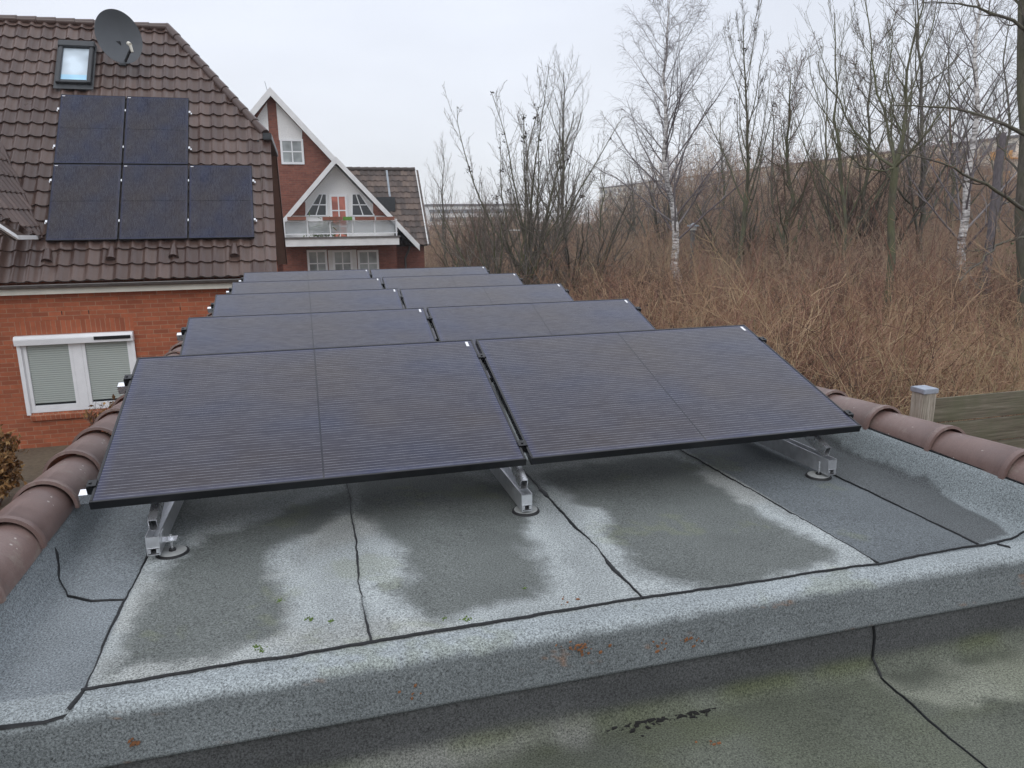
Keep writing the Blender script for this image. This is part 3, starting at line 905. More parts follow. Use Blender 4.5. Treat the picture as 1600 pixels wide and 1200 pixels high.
# ------------------------------------------------------------------ neighbouring brick house
def tile_roof(O, ex, es, width, length, mat_seed, tw=.228, cw=.326, roll=.046, lap=.034, clips=(), S=10):
    "pantile field: rolled tiles in stepped courses, O lower corner, ex along the eave, es up the slope"
    O, ex, es = (np.asarray(q, float) for q in (O, ex, es)); nn = np.cross(ex, es)
    rg = np.random.default_rng(mat_seed)
    nt_, nc = int(math.ceil(width/tw)), int(math.ceil(length/cw))
    f = np.linspace(0, 1, S+1)[:-1]
    u = (np.arange(nt_)[:, None]*tw+f[None]*tw).ravel(); u = np.append(u, nt_*tw)
    prof = roll*(np.clip(.5+.5*np.cos(2*PI*(f-.30)), 0, 1)**2.6); prof = np.tile(prof, nt_); prof = np.append(prof, prof[0])
    tid = np.append(np.repeat(np.arange(nt_), S), nt_-1)
    V, T, Q = [], [], []; k = 0; m = len(u)
    for c in range(nc):
        s0 = c*cw; s1 = min((c+1)*cw+.015, length)
        jit = rg.normal(0, .0022, nt_)[tid]; tint = rg.random(nt_)[tid]
        rows = ((s0, lap-.024+prof*.55), (s0-.001, lap+prof), (s0+(s1-s0)*.5, lap*.5+prof), (s1, prof*.96))
        for s_, h in rows:
            V.append(O+u[:, None]*ex+s_*es+(h+jit)[:, None]*nn); T.append(tint)
        i = np.arange(k, k+4*m).reshape(4, m)
        Q.append(np.stack([i[:-1, :-1], i[:-1, 1:], i[1:, 1:], i[1:, :-1]], -1).reshape(-1, 4)); k += 4*m
    me = np_mesh('roof', np.concatenate(V), np.concatenate(Q), np.concatenate(T), True)
    me.set_sharp_from_angle(angle=math.radians(50))
    if clips:
        bm = bmesh.new(); bm.from_mesh(me)
        for co, no in clips:
            bmesh.ops.bisect_plane(bm, geom=bm.verts[:]+bm.edges[:]+bm.faces[:], plane_co=co, plane_no=no, clear_outer=True)
        bm.to_mesh(me); bm.free()
    return me


def capline(mb, a, b, r, pitch=.34):
    "run of overlapping half-round caps from a (low) to b (high)"
    a, b = np.asarray(a, float), np.asarray(b, float); L = np.linalg.norm(b-a); d = (b-a)/L; n = max(1, int(L/pitch))
    for i in range(n):
        mb.cyl(a+d*(L*i/n), a+d*(L*(i+1.12)/n), r*1.14, r*.93, 14)


house = thing('brick_house', 'orange brick house with brown glazed tile roof and half hipped gable at the left', 'house', (-5, 15.2, GZ))
RC, RS_ = math.cos(math.radians(52)), math.sin(math.radians(52))
EY, EZ = 11.32, .105
def RP(x, s, h=0.): return np.array([x, EY+s*RC-h*RS_, EZ+s*RS_+h*RC])
RN = np.array([0, -RS_, RC]); RSL = np.array([0, RC, RS_]); SL = 6.36
RYD = EY+SL*RC; RZD = EZ+SL*RS_                  # ridge
HR = np.array([-1.645, RYD, RZD]); HB = RP(.20, 3.46)
hd = HB-HR; hn = np.cross(hd, RN); hn = hn if hn[0] > 0 else -hn
me = tile_roof(RP(-12.9, 0), (1, 0, 0), RSL, 13.02, SL, 1, clips=[(HR, hn)])
link('roof', me, M['roof_tile'], house)
mirror = lambda p: np.array([p[0], 2*RYD-p[1], p[2]])
mb = MB(); q = [RP(-12.9, 0), RP(.30, 0), RP(.30, 3.40), HR, RP(-12.9, SL)]
mb.prism([mirror(p) for p in q], (0, 0, -.12)); mb.build('rear_roof', M['roof_tile'], house)
HB2 = mirror(HB)
hx = np.array([0, 1., 0]); hs_ = HR-(HB+HB2)/2; hl = np.linalg.norm(hs_); hs_ /= hl
c1 = (HB, np.cross(hd, np.cross(hx, hs_))); c1 = (HB, c1[1] if c1[1][1] < 0 else -c1[1])
hd2 = HB2-HR; c2n = np.cross(hd2, np.cross(hx, hs_)); c2 = (HB2, c2n if c2n[1] > 0 else -c2n)
me = tile_roof(HB-hs_*.12-hx*.1, hx, hs_, (HB2-HB)[1]+.2, hl+.12, 2, clips=[c1, c2]); link('half_hip_roof', me, M['roof_tile'], house)
mb = MB(); capline(mb, HB+np.array([.02, -.02, .0]), HR+np.array([0, 0, .03]), .085); capline(mb, HB2, HR, .085); mb.build('hip_cap', M['roof_tile'], house, smooth=True)
mb = MB(); capline(mb, HR+np.array([0, 0, .02]), HR+np.array([-11.2, 0, .02]), .085); mb.build('ridge_cap', M['roof_tile'], house, smooth=True)
# walls
WX0, WX1, WZ0, WZ1, WY = -4.03, -2.215, -2.165, -.80, 11.38
mb = MB(); t_ = .32
mb.box((-12.7, WY, GZ), (WX0, WY+t_, .02)); mb.box((WX1, WY, GZ), (.06, WY+t_, .02)); mb.box((WX0, WY, GZ), (WX1, WY+t_, WZ0)); mb.box((WX0, WY, WZ1), (WX1, WY+t_, .02))
mb.build('front_wall', M['brick'], house)
mb = MB(); gy = lambda y: 2*RYD-y
mb.prism([(.06, WY+t_, GZ), (.06, gy(WY), GZ), (.06, gy(WY), .0), (.06, gy(13.45), 2.70), (.06, 13.45, 2.70), (.06, WY+.02, .04), (.06, WY+t_, .04)], (-.3, 0, 0)); mb.build('gable_wall', M['brick_side'], house)
mb = MB(); mb.box((-12.7, gy(WY)-t_, GZ), (-.24, gy(WY), .02)); mb.build('rear_wall', M['brick'], house)
# eave: gutter, cream fascia, verge boards
mb = MB(); n = 10
sec = [(11.20+.062*math.cos(PI+PI*i/n), .075+.062*math.sin(PI+PI*i/n)) for i in range(n+1)]+[(11.20+.056*math.cos(2*PI-PI*i/n), .075+.056*math.sin(2*PI-PI*i/n)) for i in range(n+1)]
mb.prism([(-12.8, y, z) for y, z in sec], (12.9, 0, 0)); mb.cyl((-12.8, 11.136, .078), (.1, 11.136, .078), .009, n=8)
g = mb.build('gutter', M['zinc'], house, smooth=True)
mb = MB()
for x in np.arange(-12.4, 0, .75): mb.box((x, 11.128, .052), (x+.025, 11.27, .060))
mb.build('gutter_bracket', M['zinc'], g)
mb = MB(); mb.box((-12.7, 11.245, -.085), (.02, 11.375, .012)); mb.box((-12.7, 11.235, -.085), (.02, 11.2445, -.02)); mb.build('fascia', M['cream'], house)
mb = MB(); mb.beam(RP(.122, -.05, -.04), RP(.122, 3.46, -.04), .024, .15, (0, -1, 1)); mb.build('verge_board', M['brown_board'], house)
up2 = (0, RS_, RC)
mb = MB(); mb.beam(mirror(RP(.182, -.10, -.13)), mirror(RP(.182, 3.40, -.13)), .232, .03, up2); mb.build('verge_soffit', M['brown_soffit'], house)
mb = MB(); mb.beam(mirror(RP(.316, -.12, -.05)), mirror(RP(.316, 3.44, -.05)), .026, .20, up2); mb.build('verge_board', M['brown_board'], house)
mb = MB(); mb.beam((.27, 13.22, 2.76), (.27, gy(13.22), 2.76), .17, .13); mb.box((.065, 13.3, 2.66), (.18, gy(13.3), 2.70)); mb.build('half_hip_gutter', M['anthracite'], house, bevel=.01)
# four vent tiles above the eave
for x, s_ in ((-3.455, .50), (-2.451, .515), (-1.438, .535), (-.404, .525)):
    mb = MB(); n = 10
    for k, (ss, r, h) in enumerate(((-.10, .088, .012), (.17, .050, .0))):
        mb.v += [tuple(RP(x+r*math.cos(PI*i/n), s_+ss, h+.02+r*1.25*math.sin(PI*i/n))) for i in range(n+1)]
    m_ = n+1; mb.f += [(i, i+1, m_+i+1, m_+i) for i in range(n)]+[tuple(range(m_))]; mb.mi += [0]*(n+1)
    mb.build('vent_tile', M['roof_tile'], house, smooth=True)
# window with roller shutter
wn = MB(); y0, y1 = WY-.02, WY+.06
wn.box((WX0+.002, y0, WZ0+.002), (WX0+.06, y1, WZ1)); wn.box((WX1-.06, y0, WZ0+.002), (WX1-.002, y1, WZ1)); wn.box((WX0+.06, y0+.002, WZ0+.002), (WX1-.06, y1, WZ0+.065))
win = wn.build('window', M['white'], house, bevel=.004)
xm = -3.135
mb = MB(); mb.box((xm-.075, y0+.004, WZ0+.066), (xm+.075, y1-.004, -.96))
for a, b in ((WX0+.061, xm-.076), (xm+.076, WX1-.061)):
    mb.box((a, y0+.006, WZ0+.066), (a+.055, y1-.006, -.96)); mb.box((b-.055, y0+.006, WZ0+.066), (b, y1-.006, -.96)); mb.box((a+.055, y0+.008, WZ0+.066), (b-.055, y1-.006, WZ0+.125))
mb.build('sash', M['white'], win, bevel=.003)
for a, b in ((WX0+.116, xm-.131), (xm+.131, WX1-.116)):
    mb = MB(); mb.box((a, y0+.03, -2.0), (b, y0+.040, -.955)); mb.build('roller_blind', M['slats'], win)
    mb = MB(); mb.box((a, y0+.045, WZ0+.126), (b, y0+.052, -.955)); mb.build('pane', M['pane'], win)
mb = MB(); mb.prism([(WX0-.03, WY-.11, -.955), (WX0-.03, WY-.125, -.85), (WX0-.03, WY-.09, -.795), (WX0-.03, WY, -.79), (WX0-.03, WY, -.955)], (WX1-WX0+.045, 0, 0)); mb.build('shutter_box', M['white'], win, bevel=.006)
mb = MB(); mb.box((-2.82, WY-.1285, -.905), (-2.235, WY-.1255, -.845)); mb.build('solar_strip', M['frame_black'], win)
for a, b in ((WX0-.02, WX0+.045), (WX1-.045, WX1+.012)):
    mb = MB(); mb.box((a, WY-.045, WZ0-.03), (b, WY-.021, -.956)); mb.build('guide_rail', M['white'], win, bevel=.003)
mb = MB(); mb.box((WX0-.02, WY-.004, -.785), (WX1+.03, WY+.02, -.55)); mb.build('soldier_lintel', M['brick_soldier'], house)
mb = MB(); mb.prism([(WX0+.03, WY-.055, WZ0-.13), (WX0+.03, WY-.060, WZ0-.055), (WX0+.03, WY-.02, WZ0-.004), (WX0+.03, WY+.0, WZ0-.004), (WX0+.03, WY-.002, WZ0-.13)], (WX1-WX0+.02, 0, 0)); mb.build('brick_sill', M['brick_soldier'], house)
mb = MB()
for x in (-3.30, -2.88, -1.4, -.9): mb.box((x, WY-.003, -.46), (x+.014, WY+.01, -.395))
mb.build('weep_slot', M['debris'], house)
# roof window
sx0, sx1, ss0, ss1 = -3.60, -2.98, 4.56, 5.66


RBH = .045


def rbox(mb, x0, x1, s0, s1, h0, h1):
    c = (RP(x0, s0, h0+RBH)+RP(x1, s1, h1+RBH))/2
    return mb.obox(c, ((x1-x0)/2, 0, 0), RSL*(s1-s0)/2, RN*(h1-h0)/2)


mb = MB(); rbox(mb, sx0, sx0+.075, ss0, ss1, .0, .11); rbox(mb, sx1-.075, sx1, ss0, ss1, .0, .11); rbox(mb, sx0+.075, sx1-.075, ss0, ss0+.08, .0, .10); rbox(mb, sx0-.02, sx1+.02, ss1-.13, ss1+.03, .02, .13)
sk = mb.build('roof_window', M['anthracite'], house, bevel=.01)
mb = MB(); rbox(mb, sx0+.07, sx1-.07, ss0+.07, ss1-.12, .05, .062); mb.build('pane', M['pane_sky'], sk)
mb = MB(); rbox(mb, sx0+.078, sx1-.078, ss0+.082, ss0+.24, .0625, .0645); mb.build('blue_sheet', M['pane_blue'], sk)
mb = MB(); rbox(mb, sx0-.04, sx1+.04, ss0-.12, ss0-.002, .035, .045); rbox(mb, sx0-.04, sx0-.002, ss0, ss1, .03, .045); rbox(mb, sx1+.002, sx1+.04, ss0, ss1, .03, .045); mb.build('flashing', M['anthracite'], sk)
# side gable coming in at the left edge
vt, vb = RP(-4.437, 3.09, .02), RP(-3.600, .93, .02)
vd = vt-vb; vd /= np.linalg.norm(vd); hh = np.array([0, 1., 0.]); cn = np.cross(hh, vd); cn /= np.linalg.norm(cn)
if cn[0] < 0: cn = -cn
def onpl(x, y): d = ray(x, y); return C0+d*(np.dot(vb-C0, cn)/np.dot(d, cn))
cex = -hh/np.linalg.norm(hh); ces = np.cross(cn, cex)
if ces[2] < 0: ces = -ces
e0, e1 = onpl(-70, 302), vb
ed = e1-e0; en = np.cross(ed, cn); en = en if en[2] < 0 else -en
vn = np.cross(vd, cn); vn = vn if np.dot(vn, e0-vb) < 0 else -vn
base_pt = e0-ces*1.2-cex*3.0
cex2, ces2 = (cex, ces) if np.dot(np.cross(cex, ces), cn) > 0 else (-cex, ces)
if np.dot(cex2, cex) < 0: base_pt = base_pt+cex*8
me = tile_roof(base_pt, cex2, ces2, 8., 6.5, 5, clips=[(e0, en), (vb, vn), (onpl(-70, 60), -cex)] if False else [(e0, en), (vb, vn)])
link('side_gable_roof', me, M['roof_tile'], house)
mb = MB(); mb.tube([vb-vd*.05, vb+vd*5.2], .055, 10); mb.build('valley_cap', M['roof_tile'], house, smooth=True)
mb = MB(); a, b, c_, d_ = onpl(-70, 306), onpl(54, 372), onpl(29, 373), onpl(-70, 320)
mb.prism([a-cn*.03, b-cn*.03, c_-cn*.05, d_-cn*.05], -cn*.02); mb.build('side_gable_soffit', M['brown_board'], house)
p1, p2, p3 = onpl(-70, 306)-cn*.02, onpl(28, 370)-cn*.02, onpl(60, 370)-cn*.02
mb = MB(); mb.beam(p1, p2, .03, .10, -en); mb.beam(p2, p3, .03, .07); mb.build('side_gable_verge', M['white_board'], house)

# modules on the house roof
HG = 'solar panels on the house roof'
labs = ['black solar panel, lower left of the five on the brown tile roof', 'black solar panel, middle of the lower three on the brown tile roof', 'black solar panel, lower right of the five on the brown tile roof', 'black solar panel, upper left one below the roof window', 'black solar panel, upper right one below the satellite dish']
rotm = Matrix(((0, -1, 0), (RSL[1], 0, RN[1]), (RSL[2], 0, RN[2]))).to_euler()
S0 = (11.79-EY)/RC-.03
for i in range(5):
    cx, ry = (i, 0) if i < 3 else (i-3, 1)
    q = RP(-3.485+(cx+1)*1.154-.02, S0+ry*1.742+.065, .115)
    q_ = dup(p0, q, labs[i], HG, rotm)
k = 0
for ry, ncol in ((0, 3), (1, 2)):
    for f_ in (.24, .78):
        s_ = S0+ry*1.742+.065+f_*PW; x0, x1 = -3.485, -3.485+ncol*1.154-.02
        rl = thing('mounting_rail', 'aluminium rail end with clamps behind the %s solar panel row, %s rail' % (('lower', 'upper')[ry], ('lower', 'upper')[f_ > .5]), 'rail', RP(x0, s_, 0), 'mounting rails on the house roof')
        RBH = 0.; mb = MB(); rbox(mb, x0-.055, x1+.055, s_-.02, s_+.02, .035, .076); mb.build('profile', M['alu'], rl)
        for x in (x0-.018, x1+.018)+tuple(x0+1.154*j-.01 for j in range(1, ncol)):
            w_ = .016 if x in (x0-.018, x1+.018) else .009
            mb = MB(); rbox(mb, x-w_, x+w_, s_-.025, s_+.025, .077, .119); mb.build('clamp', M['alu'], rl)

# satellite dish
dish = thing('satellite_dish', 'dark grey oval satellite dish on the brown tile roof near the ridge', 'satellite dish', RP(-2.5, 5.3, 0))
dc = ony(186, 57, 14.05)
dn = (C0-dc); dn /= np.linalg.norm(dn); dn = dn*.80+np.array([.28, -.05, .22]); dn /= np.linalg.norm(dn)
du = np.array([-.16, 0, 1.]); du -= dn*du.dot(dn); du /= np.linalg.norm(du); dr_ = np.cross(du, dn)
RADX, RADY = .425, .50
V = []; F = []; nr, ns = 10, 48
for side in (0, 1):
    for i in range(nr+1):
        r = i/nr
        for j in range(ns):
            a = 2*PI*j/ns; V.append(dc+dr_*RADX*r*math.cos(a)+du*RADY*r*math.sin(a)+dn*(.10*r*r-.10-.012*side))
m_ = ns
for side in (0, 1):
    o_ = side*(nr+1)*ns
    for i in range(nr):
        for j in range(ns): F.append((o_+i*m_+j, o_+i*m_+(j+1) % ns, o_+(i+1)*m_+(j+1) % ns, o_+(i+1)*m_+j))
for j in range(ns): F.append((nr*m_+j, nr*m_+(j+1) % ns, (nr+1)*ns+nr*m_+(j+1) % ns, (nr+1)*ns+nr*m_+j))
mb = MB(); mb.add(V, F); mb.build('reflector', M['dish'], dish, smooth=True)
lowp = dc-du*RADY*.93-dn*.03; lnb = dc-du*.26+dn*.48
mb = MB(); mb.beam(lowp-dn*.05, lnb-du*.06, .035, .035, du); mb.build('feed_arm', M['anthracite'], dish)
mb = MB(); ld = (dc-lnb); ld /= np.linalg.norm(ld); mb.cyl(lnb, lnb+ld*.09, .035, .038, 14); mb.cyl(lnb-du*.02+ld*.01, lnb-du*.13-ld*.01, .028, .024, 12); mb.build('receiver_head', M['cream'], dish, smooth=True)
mb = MB(); mbase = RP(-2.47, 5.32, 0); back = dc-dn*.20-du*.25
mb.tube([mbase, mbase+np.array([0, 0, .42])], .028, 12); mb.beam(mbase+np.array([0, 0, .40]), back, .05, .05); mb.obox(mbase+RN*.03, (.09, 0, 0), RSL*.12, RN*.012); mb.beam(back, dc-dn*.125-du*.05, .10, .10); mb.build('mast', M['anthracite'], dish)
mb = MB(); mb.tube([mbase+RN*.05, mbase+np.array([.05, -.10, .06]), lowp-dn*.05, lnb-du*.10], .007, 6); mb.build('cable', M['rubber'], dish)

# ------------------------------------------------------------------ far brick house with the balcony
fh = thing('gabled_house', 'dark red brick house with white trimmed gables, balcony and brown tile roof in the distance', 'house', (1.5, 33, GZ))
FY = 31.2      # big gable plane
ap = ony(423, 146, FY); rt = ony(522, 252, FY)
gs = (rt-ap)[2]/(rt-ap)[0]      # gable slope
GW = 4.6
ridge_back = np.array([0, 9., 0])
mb = MB(); el = ap+np.array([-GW, 0, gs*GW]); er = ap+np.array([GW, 0, gs*GW])
mb.prism([(el[0], FY, GZ), (er[0], FY, GZ), tuple(er+(0, 0, -.12)), tuple(ap+(0, 0, -.12)), tuple(el+(0, 0, -.12))], (0, 8.6, 0)); mb.build('gable_wall', M['brick_dark'], fh)
mb = MB(); ov = np.array([0, -.42, 0])
for s_ in (-1, 1):
    e_ = ap+np.array([s_*(GW+.4), 0, gs*(GW+.4)])
    mb.prism([ap+ov, e_+ov, e_+ov+(0, 0, .16), ap+ov+(0, 0, .16)], (0, 9.4, 0))
mb.build('gable_roof', M['roof_tile_old'], fh)
mb = MB()
for s_ in (-1, 1):
    e_ = ap+np.array([s_*(GW+.4), 0, gs*(GW+.4)])
    mb.prism([ap+ov+(0, -.05, -.16), e_+ov+(0, -.05, -.16), e_+ov+(0, -.05, .18), ap+ov+(0, -.05, .18)], (0, .045, 0))
    mb.prism([ap+ov+(0, 0, -.06), e_+ov+(0, 0, -.06), e_+ov+(0, 0, -.02), ap+ov+(0, 0, -.02)], (0, .42, 0))
mb.build('bargeboard', M['white_board'], fh)
# white plaster fields beside the brick strip at the peak
def F3(x, y, Y): return ony(x, y, Y)
mb = MB(); yy = FY-.03
mb.prism([F3(417, 160, yy), F3(420, 205, yy), F3(388, 205, yy)], (0, .025, 0)); mb.prism([F3(431, 160, yy), F3(472, 204, yy), F3(472, 219, yy), F3(436, 219, yy)], (0, .025, 0)); mb.build('plaster_field', M['plaster'], fh)


def window(parent, x0, y0, x1, y1, Y, glass, nx=2, ny=2, fw=.09, poly=None, name='window'):
    a, b = ony(x0, y0, Y), ony(x1, y1, Y); X0, X1, Z1, Z0 = a[0], b[0], a[2], b[2]
    mb = MB(); mb.box((X0, Y-.06, Z0), (X0+fw, Y, Z1)); mb.box((X1-fw, Y-.06, Z0), (X1, Y, Z1)); mb.box((X0+fw, Y-.058, Z1-fw), (X1-fw, Y, Z1)); mb.box((X0+fw, Y-.058, Z0), (X1-fw, Y, Z0+fw))
    for i in range(1, nx): x = X0+(X1-X0)*i/nx; mb.box((x-.025, Y-.05, Z0+fw), (x+.025, Y-.002, Z1-fw))
    for i in range(1, ny): z = Z0+(Z1-Z0)*i/ny; mb.box((X0+fw, Y-.048, z-.025), (X1-fw, Y-.002, z+.025))
    w = mb.build(name, M['white'], parent)
    mb = MB(); mb.box((X0+fw*.8, Y-.032, Z0+fw*.8), (X1-fw*.8, Y-.026, Z1-fw*.8)); mb.build('pane', glass, w); return w


window(fh, 437, 217, 476, 257, FY-.002, M['curtain'])
# bay with the white gable behind the balcony
BY = 30.2; BF = 28.7
sa = ony(524, 250, BY); sr = ony(605, 335, BY); ss = (sr-sa)[2]/(sr-sa)[0]
bl, br_ = ony(441, 400, BY)[0], ony(620, 400, BY)[0]
mb = MB(); mb.box((bl, BY, GZ), (br_, FY-.01, .30)); mb.build('bay_wall', M['brick_dark'], fh)
w0 = 2.35
mb = MB(); mb.prism([sa+(0, .1, -.2), sa+(w0, .1, ss*w0-.2), (sa[0]+w0, BY+.1, .32), (sa[0]-w0, BY+.1, .32), sa+(-w0, .1, ss*w0-.2)], (0, .8, 0)); mb.build('bay_gable', M['plaster'], fh)
mb = MB(); we = 3.35
for s_ in (-1, 1):
    e_ = sa+np.array([s_*we, 0, ss*we])
    mb.prism([sa+(0, -.6, -.17), e_+(0, -.6, -.17), e_+(0, -.6, .10), sa+(0, -.6, .10)], (0, .05, 0))
    mb.prism([sa+(0, -.55, -.10), e_+(0, -.55, -.10), e_+(0, -.55, -.06), sa+(0, -.55, -.06)], (0, .6, 0))
mb.build('bay_bargeboard', M['white_board'], fh)
mb = MB()
for s_ in (-1, 1):
    e_ = sa+np.array([s_*we, 0, ss*we]); mb.prism([sa+(0, -.54, -.05), e_+(0, -.54, -.05), e_+(0, -.54, .08), sa+(0, -.54, .08)], (0, 3.2, 0))
mb.build('bay_roof', M['roof_tile_old'], fh)
for pts in ([(447, 337), (477, 337), (477, 316), (466, 316)], [(583, 337), (604, 337), (587, 316), (583, 316)]):
    mb = MB(); mb.prism([ony(x, y, BY+.09) for x, y in pts], (0, -.02, 0)); mb.build('brick_cheek', M['brick_dark'], fh)
window(fh, 514, 304, 546, 378, BY+.085, M['curtain_red'], 2, 3, name='balcony_door')
# corner lights follow the slope of the gable
for pts in ([(477, 337), (510, 337), (510, 303), (498, 303)], [(550, 337), (585, 337), (562, 303), (550, 303)]):
    P = [ony(x, y, BY+.085) for x, y in pts]; mb = MB()
    cen = sum(P)/4
    for i in range(4): mb.beam(P[i], P[(i+1) % 4], .05, .09, (0, 1, .0001) if abs((P[(i+1) % 4]-P[i])[1]) < .9 else (0, 0, 1))
    a = (P[0]+P[1])/2; b = (P[2]+P[3])/2; mb.beam(a, b, .04, .045, (0, 1, 0)); m1 = (P[0]+P[3])/2; m2 = (P[1]+P[2])/2; mb.beam(m1, m2, .04, .045, (0, 1, 0))
    w = mb.build('corner_window', M['white'], fh); mb = MB(); mb.prism(P, (0, .01, 0)); mb.build('pane', M['pane'], w)
# balcony
bx0, bx1 = ony(442, 380, BF)[0], ony(624, 380, BF)[0]; bz1, bz0 = ony(530, 372, BF)[2], ony(530, 384, BF)[2]
mb = MB(); mb.box((bx0, BF, bz0), (bx1, BY-.002, bz1)); bal = mb.build('balcony', M['white_board'], fh)
mb = MB(); mb.box((bx0-.05, BF-.06, bz1+.002), (bx1+.05, BF+.2, bz1+.06)); mb.build('drip_edge', M['zinc'], bal)
rz = ony(530, 343, BF)[2]
mb = MB(); mb.box((bx0+.05, BF+.02, rz-.05), (bx1-.05, BF+.07, rz)); mb.box((bx0+.05, BF+.02, bz1+.16), (bx1-.05, BF+.06, bz1+.2))
for i in range(6):
    x = bx0+.08+(bx1-bx0-.2)*i/5; mb.box((x, BF+.022, bz1+.06), (x+.05, BF+.062, rz-.05))
mb.build('railing', M['white'], bal)
mb = MB(); mb.box((bx0+.1, BF+.075, bz1+.2), (bx1-.1, BF+.085, rz-.06)); mb.build('glass_panel', M['rail_glass'], bal)
for x0, x1, mt in ((449, 478, 'terracotta'), (504, 534, 'terracotta'), (536, 550, 'green_box'), (555, 585, 'terracotta'), (588, 616, 'terracotta')):
    a, b = ony(x0, 344, BF-.1), ony(x1, 338.5, BF-.1); mb = MB(); mb.prism([(a[0], BF-.17, a[2]), (a[0], BF-.20, b[2]), (a[0], BF+.01, b[2]), (a[0], BF-.01, a[2])], (b[0]-a[0], 0, 0)); mb.build('planter', M[mt], bal)
# ground floor windows and the recessed wing wall
for x0, x1 in ((479, 513), (519, 552), (558, 593)): window(fh, x0, 391, x1, 432, BY-.004, M['curtain'], 2, 2)
mb = MB(); a, b = ony(512, 391, BY-.004), ony(559, 432, BY-.004); mb.box((a[0], BY-.02, b[2]), (a[0]+.2, BY-.003, a[2])); mb.box((b[0]-.2, BY-.02, b[2]), (b[0], BY-.003, a[2])); mb.build('white_panel', M['white_board'], fh)
WYF = 31.6
wl, wr = ony(616, 400, WYF)[0], ony(663, 400, WYF)[0]
mb = MB(); mb.box((wl-3, WYF, GZ), (wr, WYF+6, .05)); mb.build('wing_wall', M['brick_dark'], fh)
e0 = ony(668, 383, WYF-.4); rtop = ony(659, 266, 34.3)
es_ = np.array([0, rtop[1]-e0[1], rtop[2]-e0[2]]); L_ = np.linalg.norm(es_); es_ /= L_
me = tile_roof((1.4, e0[1], e0[2]), (1, 0, 0), es_, e0[0]-1.4, L_, 11, tw=.28, cw=.36, S=6); link('wing_roof', me, M['roof_tile_old'], fh)
mb = MB(); n_ = np.cross((1, 0, 0), es_)
mb.beam(np.array([e0[0]+.03, e0[1], e0[2]])+n_*.02, np.array([e0[0]+.03, rtop[1], rtop[2]])+n_*.02, .05, .09, n_); mb.build('wing_verge', M['white_board'], fh)
mb = MB(); q = [np.array([1.4, e0[1], e0[2]]), np.array([e0[0], e0[1], e0[2]]), np.array([e0[0], rtop[1], rtop[2]]), np.array([1.4, rtop[1], rtop[2]])]
mb.prism([q[1]-n_*.05, q[2]-n_*.05, (e0[0], 2*rtop[1]-e0[1], e0[2])], (-8, 0, 0)); mb.build('wing_rear_roof', M['roof_tile_old'], fh)
mb = MB(); capline(mb, q[2]+(0, 0, .03), q[3]+(0, 0, .03), .1, .36); mb.build('ridge_cap', M['roof_tile_old'], fh, smooth=True)
def onwing(x, y): d = ray(x, y); return C0+d*(np.dot(q[1]-C0, n_)/np.dot(d, n_))
mb = MB(); mb.beam(onwing(604, 268)+n_*.06, onwing(609, 309)+n_*.06, .09, .06, n_); mb.build('metal_strip', M['lamp_grey'], fh)
mb = MB(); a = onwing(593, 316); mb.obox(a+np.array([.25, -.1, -.1]), (.42, 0, 0), (0, .35, 0), (0, 0, .32)); mb.build('dormer_cheek', M['anthracite'], fh)
mb = MB(); a = ony(640, 384, WYF-.03); b = ony(634, 420, WYF-.03); mb.tube([a, (a[0]-.05, a[1], a[2]-.2), (b[0], b[1], a[2]-.55), (b[0], b[1], GZ)], .045, 8); mb.build('downpipe', M['zinc'], fh)
mb = MB(); a = ony(419, 147, 31.4); mb.tube([a, a+(-.1, 0, .5)], .012, 6); mb.build('aerial', M['lamp_grey'], fh)
# leafy plant on the balcony
mbp = MB(); rg = random.Random(4); cpt = ony(507, 362, BF+.35)
for _ in range(240):
    q_ = cpt+np.array([rg.gauss(0, .42), rg.gauss(0, .10), rg.gauss(0, .22)]); a = rg.uniform(0, PI); s = rg.uniform(.05, .11)
    mbp.obox(q_, np.array([math.cos(a), 0, math.sin(a)])*s, np.array([-math.sin(a)*.3, .3, math.cos(a)*.3])*s*.5, (0, .004, 0))
bp = mbp.build('balcony_plant', None, None); bp.data.materials.append(M['moss']); tag(bp, 'green leafy potted plant behind the glass of the white balcony', 'plant')

# ------------------------------------------------------------------ street lamps, bins, cut trunk, fence
def lamp(px, py, D, twin, label):
    top = atd(px, py, D); t = thing('street_lamp', label, 'street lamp', (top[0], top[1], GZ), 'street lamps beyond the brush')
    mb = MB(); mb.cyl((top[0], top[1], GZ), (top[0], top[1], top[2]-.9), .075, .06, 12); mb.cyl((top[0], top[1], top[2]-.9), (top[0], top[1], top[2]-.15), .09 if not twin else .055, .10 if not twin else .05, 12); mb.build('pole', M['lamp_dark'], t)
    if twin:
        for s_ in (-1, 1):
            mb = MB(); c = top+RX*s_*.40; mb.obox(c+(0, 0, .05), RX*.20, (0.02, .10, 0), (0, 0, .022)); mb.build('lamp_head', M['lamp_white'], t, bevel=.02)
        mb = MB(); mb.beam(top-RX*.3+(0, 0, .03), top+RX*.3+(0, 0, .03), .035, .035); mb.cyl(top+(0, 0, -.16), top+(0, 0, .06), .05, n=10); mb.build('cross_arm', M['lamp_dark'], t)
    else:
        mb = MB(); mb.cyl(top+(0, 0, -.02), top+(0, 0, .04), .25, .23, 20); mb.cyl(top+(0, 0, .04), top+(0, 0, .12), .12, .03, 12); mb.build('lamp_head', M['lamp_grey'], t)
        mb = MB(); mb.cyl(top+(0, 0, -.17), top+(0, 0, -.02), .14, .16, 16); mb.build('lamp_shade', M['lamp_white'], t)


lamp(821, 362, 27, True, 'street lamp with two flat white heads beside the seed cluster tree')
lamp(1083, 353, 30, False, 'street lamp with one flat round head right of the white birch trunk')


